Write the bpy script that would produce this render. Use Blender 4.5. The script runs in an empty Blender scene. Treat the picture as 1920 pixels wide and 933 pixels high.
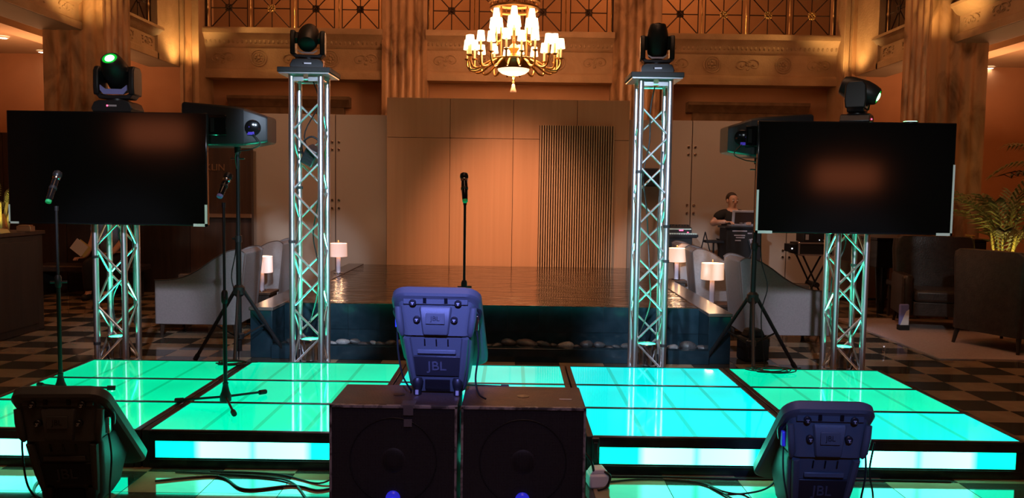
import bpy, bmesh, math, random
from math import pi, sin, cos, radians, sqrt, atan2
from mathutils import Matrix, Vector, Euler

random.seed(7)
S = bpy.context.scene
C = S.collection

# ---------------------------------------------------------------- camera
FPX, PITCH, ROLL, EYE = 1540.0, .0695, .0142, 1.54      # focal length in px of a 1920x933 frame
cam_d = bpy.data.cameras.new('camera')
cam_d.sensor_width = 36.0
cam_d.lens = FPX / 1920 * 36
cam_d.clip_end = 200
cam = bpy.data.objects.new('camera', cam_d)
C.objects.link(cam)
cam.location = (0, 0, EYE)
cam.rotation_euler = (Matrix.Rotation(pi/2 - PITCH, 3, 'X') @ Matrix.Rotation(ROLL, 3, 'Z')).to_euler()
S.camera = cam

# ---------------------------------------------------------------- colour management
S.view_settings.view_transform = 'Standard'
S.view_settings.look = 'None'
S.view_settings.gamma = 1
S.view_settings.use_curve_mapping = False
S.view_settings.exposure = 0.0

# ---------------------------------------------------------------- world: the dim warm glow of the rest of the lobby
W = bpy.data.worlds.new('world')
S.world = W
W.use_nodes = True
W.node_tree.nodes['Background'].inputs[0].default_value = (1.0, .55, .32, 1)
W.node_tree.nodes['Background'].inputs[1].default_value = .02

# ---------------------------------------------------------------- large lights
def light(name, typ, loc, energy, col, target=None, size=.3, spot=None, blend=.5):
    d = bpy.data.lights.new(name, typ)
    d.energy = energy
    d.color = col
    if typ == 'AREA':
        d.shape = 'DISK'; d.size = size
    elif typ in ('POINT', 'SPOT'):
        d.shadow_soft_size = size
    if typ == 'SPOT':
        d.spot_size = radians(spot or 60); d.spot_blend = blend
    o = bpy.data.objects.new(name, d)
    C.objects.link(o)
    o.location = loc
    if target is not None:
        o.rotation_euler = (Vector(target) - Vector(loc)).to_track_quat('-Z', 'Y').to_euler()
    return o

TLX, TRX, OLX, ORX = -1.715, 1.165, -3.36, 2.84
WARM = (1.0, .50, .22)
GOLD = (1.0, .58, .20)
# unseen warm fill lights added over the atrium and its near half
light('lobby_fill', 'AREA', (0, 13.2, 8.8), 85, (1, .32, .12), (0, 16.2, 3.5), 4)
light('lobby_fill', 'AREA', (0, 6.5, 8.8), 130, (1, .46, .24), (0, 7.5, 0), 4)
light('lobby_fill', 'AREA', (0, .5, 8.8), 130, (1, .48, .26), (0, 2, 0), 4)
# ceiling spot washing the foot of the wood panel wall behind the pool
light('panel_wash', 'SPOT', (-.15, 8.6, 5.2), 2350, (1, .46, .28), (.0, 12.0, .40), .2, 38, 1.0)
# unseen spots behind the camera: cool white wash on the towers, then added fills
for x, tx in ((2.0, TLX), (.4, TLX), (-2.2, TRX), (-.6, TRX)):
    for tz in (.55, 1.25, 1.95):
        light('wash_and_fill', 'SPOT', (x, -1.6, 4.6), 3000, (.62, .78, 1.0), (tx, 7.0, tz), .13, 7.6, .6)
for x, tx in ((-.2, OLX), (.2, ORX)):
    light('wash_and_fill', 'SPOT', (x, -1.6, 4.6), 2600, (.72, .74, 1.0), (tx, 7.0, .75), .13, 8, .6)
    light('wash_and_fill', 'SPOT', (x, -1.6, 4.4), 900, (.85, .95, 1.0), (tx, 6.6, 1.5), .13, 15, .7)  # added fill on the screens, brightens their tape
    light('wash_and_fill', 'SPOT', (x, -1.4, 2.1), 95, (.95, .78, .98), (tx+(.2 if tx < 0 else -.1), 8.4, .62), .13, 12, .8)  # low fill added to light the cream chairs beneath the screens
light('wash_and_fill', 'SPOT', (-.2, -1.2, 3.9), 6000, (.19, .25, 1.0), (-.33, 4.0, .98), .08, 9, .9)
light('wash_and_fill', 'SPOT', (.3, -1.2, 4.2), 200, (.75, .55, 1.0), (-.25, 4.0, .5), .08, 20, .8)
light('wash_and_fill', 'SPOT', (.6, -1.2, 3.9), 1200, (.16, .28, 1.0), (1.42, 3.65, .62), .08, 9, .9)
# unseen warm spots added to brighten the tan screen walls beside the pool
for sx in (-1, 1):
    light('screen_fill', 'SPOT', (sx*3.4, 8.4, 5.6), 330, (1, .62, .45), (sx*3.3, 12.2, 1.4), .2, 46, .9)
# uplights standing on the side galleries (gold piers), spill on the friezes
for sx in (-1, 1):
    light('pier_uplight', 'SPOT', (sx*5.95, 15.35, 3.7), 70, GOLD, (sx*6.35, 15.3, 5.6), .08, 120, .8)
    light('pier_uplight', 'SPOT', (sx*5.75, 11.55, 3.7), 70, GOLD, (sx*6.3, 12.1, 5.8), .08, 120, .8)
    light('frieze_light', 'SPOT', (sx*5.5, 15.2, 4.9), 26, GOLD, (sx*4.3, 16.0, 4.25), .05, 70, .9)
    light('side_frieze_light', 'SPOT', (sx*4.4, 13.6, 5.4), 40, GOLD, (sx*6.3, 13.9, 4.1), .1, 60, .9)
    light('gallery_fill', 'AREA', (sx*8.4, 9.5, 2.7), 60, (1, .42, .18), (sx*8.4, 9.5, 4), 1.0)  # unseen upward fill added under the side galleries
    light('gallery_fill', 'AREA', (sx*8.2, 14.0, 2.7), 60, (1, .42, .18), (sx*8.2, 14.0, 4), 1.0)
    light('upper_gallery_fill', 'AREA', (sx*3.2, 17.2, 7.4), 70, (1, .38, .14), (sx*3.2, 18.4, 4.6), 2)  # unseen area light added to brighten the upper gallery wall

# ---------------------------------------------------------------- pixel <-> place (only used to read distances off the photograph)
def ray(px, py):
    a = (px-960)/FPX; b = -(py-466.5)/FPX
    c, s = cos(ROLL), sin(ROLL)
    x, u = c*a - s*b, s*a + c*b
    c, s = cos(PITCH), sin(PITCH)
    return Vector((x, c + s*u, -s + c*u))
def atz(px, py, z=0.0):
    r = ray(px, py); t = (z-EYE)/r.z
    return Vector((0, 0, EYE)) + r*t
def aty(px, py, y):
    r = ray(px, py); return Vector((0, 0, EYE)) + r*(y/r.y)
def topx(p):
    v = Vector(p) - Vector((0, 0, EYE)); c, s = cos(PITCH), sin(PITCH)
    d = c*v.y - s*v.z
    if d < .05: return None
    x, u = v.x/d, (s*v.y + c*v.z)/d
    c, s = cos(ROLL), sin(ROLL)
    return 960 + FPX*(c*x + s*u), 466.5 - FPX*(-s*x + c*u)

# ---------------------------------------------------------------- materials
M = {}
def mat(name, col, rough=.5, metal=0.0, spec=.5, col2=None, scale=6.0, contrast=(.35, .65), bump=0.0, bscale=None,
        emit=None, estr=0.0, stretch=(1, 1, 1), detail=4, coat=0.0, trans=0.0, ior=1.45, kind='noise'):
    m = bpy.data.materials.new(name); m.use_nodes = True
    nt = m.node_tree; b = nt.nodes['Principled BSDF']
    L = nt.links.new
    b.inputs['Base Color'].default_value = (*col, 1)
    b.inputs['Roughness'].default_value = rough
    b.inputs['Metallic'].default_value = metal
    b.inputs['Specular IOR Level'].default_value = spec
    b.inputs['IOR'].default_value = ior
    b.inputs['Coat Weight'].default_value = coat
    b.inputs['Coat Roughness'].default_value = .05
    b.inputs['Transmission Weight'].default_value = trans
    if emit:
        b.inputs['Emission Color'].default_value = (*emit, 1)
        b.inputs['Emission Strength'].default_value = estr
    if col2 or bump:
        tc = nt.nodes.new('ShaderNodeTexCoord'); mp = nt.nodes.new('ShaderNodeMapping')
        mp.inputs['Scale'].default_value = stretch
        L(tc.outputs['Object'], mp.inputs['Vector'])
        oi = nt.nodes.new('ShaderNodeObjectInfo')
        va = nt.nodes.new('ShaderNodeVectorMath'); va.operation = 'MULTIPLY_ADD'
        cmb = nt.nodes.new('ShaderNodeCombineXYZ')
        L(oi.outputs['Random'], cmb.inputs[0]); L(oi.outputs['Random'], cmb.inputs[1]); L(oi.outputs['Random'], cmb.inputs[2])
        va.inputs[1].default_value = (37, 53, 71)
        L(cmb.outputs[0], va.inputs[0]); L(mp.outputs[0], va.inputs[2])
        vec = va.outputs[0]
    if col2:
        if kind == 'wave':
            n = nt.nodes.new('ShaderNodeTexWave'); n.inputs['Scale'].default_value = scale
            n.inputs['Distortion'].default_value = 6; n.inputs['Detail'].default_value = detail
            out = n.outputs['Fac']
        elif kind == 'voronoi':
            n = nt.nodes.new('ShaderNodeTexVoronoi'); n.inputs['Scale'].default_value = scale
            out = n.outputs['Distance']
        else:
            n = nt.nodes.new('ShaderNodeTexNoise'); n.inputs['Scale'].default_value = scale
            n.inputs['Detail'].default_value = detail; n.inputs['Distortion'].default_value = .6
            out = n.outputs['Fac']
        L(vec, n.inputs['Vector'])
        r = nt.nodes.new('ShaderNodeValToRGB')
        r.color_ramp.elements[0].position = contrast[0]; r.color_ramp.elements[0].color = (*col, 1)
        r.color_ramp.elements[1].position = contrast[1]; r.color_ramp.elements[1].color = (*col2, 1)
        L(out, r.inputs[0]); L(r.outputs[0], b.inputs['Base Color'])
    if bump:
        n2 = nt.nodes.new('ShaderNodeTexNoise'); n2.inputs['Scale'].default_value = bscale or scale*4
        n2.inputs['Detail'].default_value = 5
        L(vec, n2.inputs['Vector'])
        bp = nt.nodes.new('ShaderNodeBump'); bp.inputs['Strength'].default_value = bump; bp.inputs['Distance'].default_value = .02
        L(n2.outputs['Fac'], bp.inputs['Height']); L(bp.outputs[0], b.inputs['Normal'])
    M[name] = m
    return m

mat('marble', (.48, .28, .145), .35, col2=(.11, .05, .022), scale=3.6, contrast=(.46, .70), detail=8, stretch=(1, 1, .45), bump=.15, bscale=14)
mat('stone', (.47, .31, .18), .6, col2=(.32, .20, .105), scale=2.4, contrast=(.3, .8), detail=8, bump=.35, bscale=30)
mat('carving', (.45, .30, .17), .65, col2=(.30, .19, .10), scale=8, bump=.4, bscale=40)
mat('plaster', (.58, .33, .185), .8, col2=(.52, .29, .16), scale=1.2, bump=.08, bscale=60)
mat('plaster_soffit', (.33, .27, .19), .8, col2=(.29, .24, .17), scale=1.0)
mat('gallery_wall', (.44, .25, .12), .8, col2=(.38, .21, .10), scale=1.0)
mat('gallery_ceiling', (.46, .34, .22), .8, col2=(.42, .31, .2), scale=1.0)
mat('lintel', (.22, .135, .075), .6, col2=(.15, .09, .05), scale=5, bump=.2)
mat('partition', (.40, .29, .21), .32, col2=(.37, .265, .19), scale=.8, spec=.5)
mat('wood_panel', (.50, .29, .155), .45, col2=(.45, .255, .13), scale=1.6, stretch=(9, 9, .25), contrast=(.3, .7), bump=.04, bscale=30)
mat('slat_wood', (.56, .40, .23), .5, col2=(.46, .32, .18), scale=3, stretch=(9, 9, .3))
mat('slat_gap', (.045, .022, .012), .7)
mat('dark_wood', (.030, .016, .010), .45, col2=(.018, .010, .006), scale=3, stretch=(6, 6, .4))
mat('dark_wood_red', (.055, .024, .012), .45, col2=(.035, .016, .008), scale=3, stretch=(6, 6, .4))
mat('bronze', (.45, .25, .13), .35, .8)
mat('iron', (.05, .028, .018), .5, .6)
mat('brass', (.75, .50, .20), .28, 1.0)
mat('brass_dull', (.42, .24, .10), .4, .9)
mat('tile_light', (.36, .25, .15), .07, col2=(.27, .185, .11), scale=5, contrast=(.3, .7), spec=.5)
mat('tile_dark', (.045, .040, .030), .07, col2=(.12, .105, .075), scale=90, contrast=(.55, .8), spec=.5)
mat('grout', (.06, .045, .03), .6)
mat('alu', (.82, .83, .86), .33, 1.0, col2=(.70, .71, .75), scale=12, stretch=(1, 1, .2))
mat('alu_brace', (.78, .78, .80), .32, 1.0)
mat('black_plastic', (.012, .012, .014), .42, bump=.06, bscale=220)
mat('black_gloss', (.006, .006, .007), .12)
mat('black_matte', (.010, .010, .011), .75)
mat('black_metal', (.018, .018, .02), .38, .4)
mat('board_black', (.016, .015, .015), .6, bump=.1, bscale=60)
mat('speaker_plastic', (.060, .066, .072), .45, bump=.12, bscale=260)
mat('sub_wood', (.050, .040, .038), .5, col2=(.085, .05, .04), scale=9, contrast=(.45, .75), bump=.15, bscale=90)
mat('sub_edge', (.26, .25, .26), .5, col2=(.04, .04, .045), scale=22, contrast=(.45, .62))
mat('screen', (.004, .004, .004), .10, spec=.6)
mat('tape_white', (.80, .88, .90), .6)
mat('tape_grey', (.10, .10, .12), .55)
mat('deck_frame', (.020, .020, .022), .28, .55, col2=(.04, .04, .042), scale=9)
mat('chrome', (.82, .83, .86), .12, 1.0)
mat('rubber', (.012, .012, .012), .7)
mat('cable', (.010, .010, .011), .5)
mat('upholstery', (.21, .185, .18), .85, col2=(.18, .16, .155), scale=60, bump=.15, bscale=300)
mat('piping', (.09, .06, .05), .6)
mat('leather', (.030, .020, .016), .38, col2=(.045, .03, .024), scale=14, bump=.15, bscale=60)
mat('pool_stone', (.007, .017, .024), .15, col2=(.014, .028, .038), scale=7, contrast=(.4, .75), spec=.5)  # blue tint in the base colour stands in for reflected blue light
mat('cap_stone', (.10, .075, .065), .22, col2=(.07, .055, .05), scale=9, spec=.5)
mat('pebble_a', (.14, .135, .14), .5, col2=(.26, .25, .25), scale=9)
mat('pebble_b', (.03, .03, .034), .45, col2=(.07, .065, .065), scale=9)
mat('skin', (.55, .30, .20), .5)
mat('hair', (.035, .018, .010), .6)
mat('shirt_black', (.012, .011, .011), .85)
mat('shirt_blue', (.16, .19, .27), .85, col2=(.12, .15, .22), scale=40)
mat('paper', (.75, .70, .70), .8)
mat('manila', (.60, .45, .16), .8)
mat('rug', (.44, .33, .30), .95, col2=(.38, .28, .25), scale=40, bump=.2, bscale=200)
mat('leaf', (.14, .15, .045), .5, col2=(.24, .24, .08), scale=5)
mat('leaf_dark', (.035, .045, .02), .5, col2=(.06, .07, .03), scale=5)
mat('stalk', (.45, .42, .12), .55)
mat('glass_clear', (.9, .92, .92), .03, trans=1.0, ior=1.45)
mat('silver', (.55, .54, .60), .4, .5)
mat('laptop_screen', (.01, .01, .012), .2, emit=(.35, .12, .06), estr=.03)
mat('keys_white', (.45, .55, .48), .5)
mat('case_edge', (.62, .62, .66), .3, .9)
mat('label_white', (.8, .8, .82), .6)
mat('tag_orange', (.95, .30, .10), .6)
mat('lamp_shade', (.85, .72, .66), .8, emit=(1.0, .50, .34), estr=.55)
mat('lamp_shade_right', (.85, .72, .60), .8, emit=(1.0, .52, .28), estr=.62)
mat('lamp_bulb', (1, .8, .6), .5, emit=(1.0, .62, .32), estr=9)
mat('acrylic', (.45, .40, .46), .12, spec=.6)
mat('candle_shade', (.95, .8, .6), .7, emit=(1.0, .72, .40), estr=3.6)
mat('candle', (.9, .6, .3), .5, emit=(1.0, .50, .16), estr=.75)
mat('bowl_glass', (.95, .85, .7), .4, emit=(1.0, .66, .36), estr=2.2)
mat('crystal', (.7, .5, .4), .1, emit=(1.0, .4, .2), estr=.15)
mat('led_green', (.1, .9, .3), .3, emit=(.25, 1.0, .40), estr=9)
mat('led_green_soft', (.02, .3, .05), .3, emit=(.0, .55, .03), estr=.8)
mat('led_blue', (.05, .05, .6), .3, emit=(.12, .16, 1.0), estr=14)
mat('led_blue_soft', (.02, .02, .25), .25, emit=(.03, .03, .8), estr=.55)
mat('tail_green', (.02, .35, .12), .35, emit=(.0, .5, .12), estr=.12)
mat('led_violet', (.05, .04, .3), .3, emit=(.10, .06, .75), estr=.35)
mat('led_red', (.5, .05, .1), .3, emit=(1.0, .08, .18), estr=4)
mat('led_white', (.9, .9, 1), .3, emit=(.9, .92, 1.0), estr=2.5)
mat('plug_blue', (.06, .06, .75), .4, emit=(.05, .05, .8), estr=.10)
mat('downlight', (1, .9, .8), .4, emit=(1, .80, .58), estr=14)
mat('par_lens', (.1, .8, .6), .2, emit=(.05, 1.0, .55), estr=5)
mat('par_body', (.35, .36, .38), .2, 1.0)
mat('bag_blue', (.22, .24, .62), .7)

def emissive_panel(name, col, strength):
    m = mat(name, (.0, .02, .015), .06, spec=.2, emit=col, estr=strength)
    nt = m.node_tree; b = nt.nodes['Principled BSDF']; L = nt.links.new
    tc = nt.nodes.new('ShaderNodeTexCoord'); n = nt.nodes.new('ShaderNodeTexNoise')
    n.inputs['Scale'].default_value = 1.6; n.inputs['Detail'].default_value = 1
    L(tc.outputs['Object'], n.inputs['Vector'])
    mr = nt.nodes.new('ShaderNodeMapRange')
    mr.inputs['From Min'].default_value = .3; mr.inputs['From Max'].default_value = .7
    mr.inputs['To Min'].default_value = strength*.88; mr.inputs['To Max'].default_value = strength*1.12
    L(n.outputs['Fac'], mr.inputs['Value']); L(mr.outputs[0], b.inputs['Emission Strength'])
    return m
# the deck emission is set greener at the stage's ends, bluer towards its middle
DECK_COL = [(.0, .84, .38), (.0, .94, .50), (.0, 1.0, .80), (.0, 1.05, 1.02), (.0, .96, .52)]
for k, c in enumerate(DECK_COL):
    for j, s in enumerate((.88, .97, 1.08)):
        cc = c if not (k == 4 and j == 2) else (.0, 1.0, .82)
        emissive_panel('deck_glow_%d_%d' % (k, j), cc, s)
        emissive_panel('deck_rib_%d_%d' % (k, j), (cc[0], cc[1]*.74, cc[2]*.68), s)

def strip_material():
    m = mat('light_strip', (.05, .35, .28), .25, spec=.5, emit=(0, 1, .75), estr=10.0)
    nt = m.node_tree; b = nt.nodes['Principled BSDF']; L = nt.links.new
    tc = nt.nodes.new('ShaderNodeTexCoord'); sx = nt.nodes.new('ShaderNodeSeparateXYZ')
    L(tc.outputs['Object'], sx.inputs[0])
    ab = nt.nodes.new('ShaderNodeMath'); ab.operation = 'ABSOLUTE'
    L(sx.outputs[0], ab.inputs[0])
    r = nt.nodes.new('ShaderNodeValToRGB'); e = r.color_ramp.elements
    e[0].position = 0; e[0].color = (.02, .6, .38, 1)
    e[1].position = .03; e[1].color = (.07, .95, .66, 1)
    for p, c in ((.28, (.085, 1.0, .70, 1)), (.325, (.0, .46, .27, 1)), (.60, (.0, .42, .22, 1))):
        q = e.new(p); q.color = c
    L(ab.outputs[0], r.inputs[0]); L(r.outputs[0], b.inputs['Emission Color'])
strip_material()

def water_material():
    m = mat('water', (.030, .017, .010), .035, spec=.9)
    nt = m.node_tree; b = nt.nodes['Principled BSDF']; L = nt.links.new
    tc = nt.nodes.new('ShaderNodeTexCoord'); mp = nt.nodes.new('ShaderNodeMapping')
    mp.inputs['Scale'].default_value = (1.0, 3.0, 1)
    n = nt.nodes.new('ShaderNodeTexNoise'); n.inputs['Scale'].default_value = 2.6; n.inputs['Detail'].default_value = 4
    n.inputs['Distortion'].default_value = .8
    L(tc.outputs['Object'], mp.inputs[0]); L(mp.outputs[0], n.inputs['Vector'])
    bp = nt.nodes.new('ShaderNodeBump'); bp.inputs['Strength'].default_value = .26; bp.inputs['Distance'].default_value = .1
    L(n.outputs['Fac'], bp.inputs['Height']); L(bp.outputs[0], b.inputs['Normal'])
water_material()

def grille_material():
    m = mat('grille', (.012, .013, .016), .5, .3)
    nt = m.node_tree; b = nt.nodes['Principled BSDF']; L = nt.links.new
    tc = nt.nodes.new('ShaderNodeTexCoord')
    v = nt.nodes.new('ShaderNodeTexVoronoi'); v.inputs['Scale'].default_value = 130; v.inputs['Randomness'].default_value = .1
    L(tc.outputs['Object'], v.inputs['Vector'])
    r = nt.nodes.new('ShaderNodeValToRGB')
    r.color_ramp.elements[0].position = .30; r.color_ramp.elements[0].color = (.002, .002, .003, 1)
    r.color_ramp.elements[1].position = .42; r.color_ramp.elements[1].color = (.026, .028, .034, 1)
    L(v.outputs['Distance'], r.inputs[0]); L(r.outputs[0], b.inputs['Base Color'])
grille_material()

# ---------------------------------------------------------------- mesh building
class MB:
    def __init__(s): s.v = []; s.f = []
    def add(s, vs, fs, mtx=None):
        o = len(s.v)
        s.v += [(mtx @ Vector(v)) if mtx else Vector(v) for v in vs]
        s.f += [tuple(i+o for i in f) for f in fs]
        return s
    def box(s, c, d, mtx=None):
        x, y, z = d[0]/2, d[1]/2, d[2]/2
        vs = [(c[0]+a*x, c[1]+b*y, c[2]+e*z) for a in (-1, 1) for b in (-1, 1) for e in (-1, 1)]
        return s.add(vs, [(0, 1, 3, 2), (4, 6, 7, 5), (0, 4, 5, 1), (2, 3, 7, 6), (0, 2, 6, 4), (1, 5, 7, 3)], mtx)
    def b2(s, a, b, mtx=None):
        return s.box([(a[i]+b[i])/2 for i in range(3)], [abs(b[i]-a[i]) for i in range(3)], mtx)
    def bar(s, p0, p1, r0, r1=None, n=10, mtx=None):
        p0, p1 = Vector(p0), Vector(p1); r1 = r0 if r1 is None else r1
        q = (p1-p0).to_track_quat('Z', 'Y').to_matrix()
        vs = []
        for p, r in ((p0, r0), (p1, r1)):
            for i in range(n):
                a = 2*pi*i/n + pi/n
                vs.append(p + q @ Vector((r*cos(a), r*sin(a), 0)))
        fs = [(i, (i+1) % n, n+(i+1) % n, n+i) for i in range(n)] + [tuple(range(n))[::-1], tuple(range(n, 2*n))]
        return s.add(vs, fs, mtx)
    def lathe(s, prof, n=20, mtx=None, closed=True):
        vs = []
        for r, z in prof:
            for i in range(n):
                a = 2*pi*i/n
                vs.append((r*cos(a), r*sin(a), z))
        m = len(prof)
        fs = [(j*n+i, j*n+(i+1) % n, (j+1)*n+(i+1) % n, (j+1)*n+i) for j in range(m-1) for i in range(n)]
        if closed: fs += [tuple(range(n))[::-1], tuple(range((m-1)*n, m*n))]
        return s.add(vs, fs, mtx)
    def tube(s, pts, r, n=6, mtx=None, closed=False):
        pts = [Vector(p) for p in pts]; m = len(pts)
        rs = r if isinstance(r, (list, tuple)) else [r]*m
        vs = []; up = None
        for i, p in enumerate(pts):
            if closed: t = pts[(i+1) % m]-pts[i-1]
            else: t = pts[min(i+1, m-1)]-pts[max(i-1, 0)]
            t.normalize()
            if up is None:
                up = t.orthogonal().normalized()
            up = (up - t*up.dot(t)).normalized()
            w = t.cross(up)
            for k in range(n):
                a = 2*pi*k/n
                vs.append(p + up*(rs[i]*cos(a)) + w*(rs[i]*sin(a)))
        fs = [(j*n+k, j*n+(k+1) % n, (j+1)*n+(k+1) % n, (j+1)*n+k) for j in range(m-1) for k in range(n)]
        if closed: fs += [((m-1)*n+k, (m-1)*n+(k+1) % n, (k+1) % n, k) for k in range(n)]
        else: fs += [tuple(range(n))[::-1], tuple(range((m-1)*n, m*n))]
        return s.add(vs, fs, mtx)
    def loft(s, rings, mtx=None, caps=True):
        n = len(rings[0]); vs = [v for r in rings for v in r]; m = len(rings)
        fs = [(j*n+k, j*n+(k+1) % n, (j+1)*n+(k+1) % n, (j+1)*n+k) for j in range(m-1) for k in range(n)]
        if caps: fs += [tuple(range(n))[::-1], tuple(range((m-1)*n, m*n))]
        return s.add(vs, fs, mtx)
    def prism(s, poly, plane, a, b, mtx=None):
        # poly: 2D outline; plane 'xz' extruded along y, 'yz' along x, 'xy' along z
        def P(u, v, w): return {'xz': (u, w, v), 'yz': (w, u, v), 'xy': (u, v, w)}[plane]
        return s.loft([[P(u, v, a) for u, v in poly], [P(u, v, b) for u, v in poly]], mtx)
    def ball(s, c, r, nu=14, nv=9, mtx=None):
        r = r if isinstance(r, (tuple, list)) else (r, r, r)
        vs = [(c[0], c[1], c[2]-r[2])]
        for j in range(1, nv):
            a = -pi/2 + pi*j/nv
            for i in range(nu):
                b = 2*pi*i/nu
                vs.append((c[0]+r[0]*cos(a)*cos(b), c[1]+r[1]*cos(a)*sin(b), c[2]+r[2]*sin(a)))
        vs.append((c[0], c[1], c[2]+r[2]))
        fs = [(0, 1+(i+1) % nu, 1+i) for i in range(nu)]
        for j in range(nv-2):
            fs += [(1+j*nu+i, 1+j*nu+(i+1) % nu, 1+(j+1)*nu+(i+1) % nu, 1+(j+1)*nu+i) for i in range(nu)]
        e = len(vs)-1; o = 1+(nv-2)*nu
        fs += [(o+i, o+(i+1) % nu, e) for i in range(nu)]
        return s.add(vs, fs, mtx)
    def torus(s, c, R, r, n=28, k=8, mtx=None, plane='xy'):
        pts = []
        for i in range(n):
            a = 2*pi*i/n
            u, v = R*cos(a), R*sin(a)
            pts.append({'xy': (c[0]+u, c[1]+v, c[2]), 'xz': (c[0]+u, c[1], c[2]+v), 'yz': (c[0], c[1]+u, c[2]+v)}[plane])
        return s.tube(pts, r, k, mtx, True)
    def mesh(s, name):
        me = bpy.data.meshes.new(name)
        me.from_pydata([tuple(v) for v in s.v], [], s.f)
        bm = bmesh.new(); bm.from_mesh(me)
        bmesh.ops.recalc_face_normals(bm, faces=bm.faces)
        bm.to_mesh(me); bm.free()
        for p in me.polygons: p.use_smooth = True
        me.set_sharp_from_angle(angle=radians(38))
        me.update()
        return me
    def obj(s, name, m, parent=None, loc=(0, 0, 0), rot=(0, 0, 0), bevel=0, label=None):
        me = s.mesh(name)
        return place(name, me, m, parent, loc, rot, bevel, label)

def place(name, me, m, parent=None, loc=(0, 0, 0), rot=(0, 0, 0), bevel=0, label=None):
    if m is not None and not me.materials: me.materials.append(M[m] if isinstance(m, str) else m)
    o = bpy.data.objects.new(name, me); C.objects.link(o)
    o.location = loc; o.rotation_euler = rot
    if parent: o.parent = parent
    if bevel:
        b = o.modifiers.new('edge', 'BEVEL'); b.width = bevel; b.segments = 2; b.limit_method = 'ANGLE'; b.angle_limit = radians(40)
    if label: o['label'] = label
    return o
def tag(o, label=None, cat=None, group=None, kind=None):
    if label: o['label'] = label
    if cat: o['category'] = cat
    if group: o['group'] = group
    if kind: o['kind'] = kind
    return o
def thing(name, label, cat, loc=(0, 0, 0), rotz=0, group=None, kind=None):
    o = bpy.data.objects.new(name, None); C.objects.link(o)
    o.empty_display_size = .1
    o.location = loc; o.rotation_euler = (0, 0, rotz)
    return tag(o, label, cat, group, kind)
def structure(name, loc=(0, 0, 0), label=None):
    o = bpy.data.objects.new(name, None); C.objects.link(o); o.location = loc
    return tag(o, label, None, None, 'structure')
def box(name, a, b, m, parent=None, bevel=0, label=None):
    c = [(a[i]+b[i])/2 for i in range(3)]
    return MB().box((0, 0, 0), [abs(b[i]-a[i]) for i in range(3)]).obj(name, m, parent, c, (0, 0, 0), bevel, label)
def rrect(w, h, r, n=4):
    r = min(r, w/2-1e-4, h/2-1e-4); out = []
    for cx, cy, a0 in ((w/2-r, h/2-r, 0), (-w/2+r, h/2-r, pi/2), (-w/2+r, -h/2+r, pi), (w/2-r, -h/2+r, 3*pi/2)):
        for i in range(n+1):
            a = a0 + pi/2*i/n
            out.append((cx+r*cos(a), cy+r*sin(a)))
    return out
def spline(pts, n=6):
    pts = [Vector(p) for p in pts]; out = []
    for i in range(len(pts)-1):
        p0 = pts[max(i-1, 0)]; p1 = pts[i]; p2 = pts[i+1]; p3 = pts[min(i+2, len(pts)-1)]
        for k in range(n):
            t = k/n
            out.append(.5*((2*p1)+(p2-p0)*t+(2*p0-5*p1+4*p2-p3)*t*t+(3*p1-p0-3*p2+p3)*t**3))
    out.append(pts[-1]); return out

# ================================================================ THE SETTING
# ---------------------------------------------------------------- floor of chequered stone tiles
TX, TY, X0, Y0 = .40, .305, .04, 6.80
floor = structure('floor', label='polished floor of alternating tan and dark stone tiles')
MB().b2((-10.5, -5, -.12), (10.5, 18.6, -.012)).obj('floor_bed', 'grout', floor)
tm = {}
for k in ('tile_light', 'tile_dark'):
    g = .0015
    mb = MB().b2((g, g, -.03), (TX-g, TY-g, -.0012)).b2((g+.001, g+.001, -.0012), (TX-g-.001, TY-g-.001, 0))
    tm[k] = mb.mesh('tile'); tm[k].materials.append(M[k])
cells = []
for i in range(-26, 26):
    for j in range(-24, 30):
        x, y = X0+i*TX, Y0+j*TY
        if x < -10.4 or x > 10.1 or y < -.5 or y > 16: continue
        if -3.2 < x and x+TX < 2.85 and 4.45 < y and y+TY < 6.25: continue          # under the stage
        if -2.1 < x and x+TX < 1.8 and 7.5 < y and y+TY < 12: continue               # under the pool
        q = [topx((a, b, 0)) for a, b in ((x, y), (x+TX, y), (x+TX, y+TY), (x, y+TY))]
        area = 0
        if all(q):
            cx = sum(p[0] for p in q)/4; cy = sum(p[1] for p in q)/4
            hid = (600 < cx < 1110 and cy > 885) or (-3.0 < x < 2.5 and 6.25 < y < 7.3) or (x < -5.05 and y < 9)
            if -30 < cx < 1950 and cy < 945 and not hid:
                area = abs(sum(q[a][0]*q[(a+1) % 4][1]-q[(a+1) % 4][0]*q[a][1] for a in range(4)))/2
        cells.append((area, i, j, x, y))
cells.sort(reverse=True)
rest = {'tile_light': MB(), 'tile_dark': MB()}
for n, (area, i, j, x, y) in enumerate(cells):
    k = 'tile_dark' if (i+j) % 2 else 'tile_light'
    if n < 290 and area > 0:
        o = bpy.data.objects.new('tile', tm[k]); C.objects.link(o); o.location = (x, y, 0); o.parent = floor
    else:
        rest[k].b2((x+.0015, y+.0015, -.02), (x+TX-.0015, y+TY-.0015, 0))
for k, mb in rest.items():
    o = mb.obj('tile_field', k, floor); o['kind'] = 'stuff'

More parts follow.
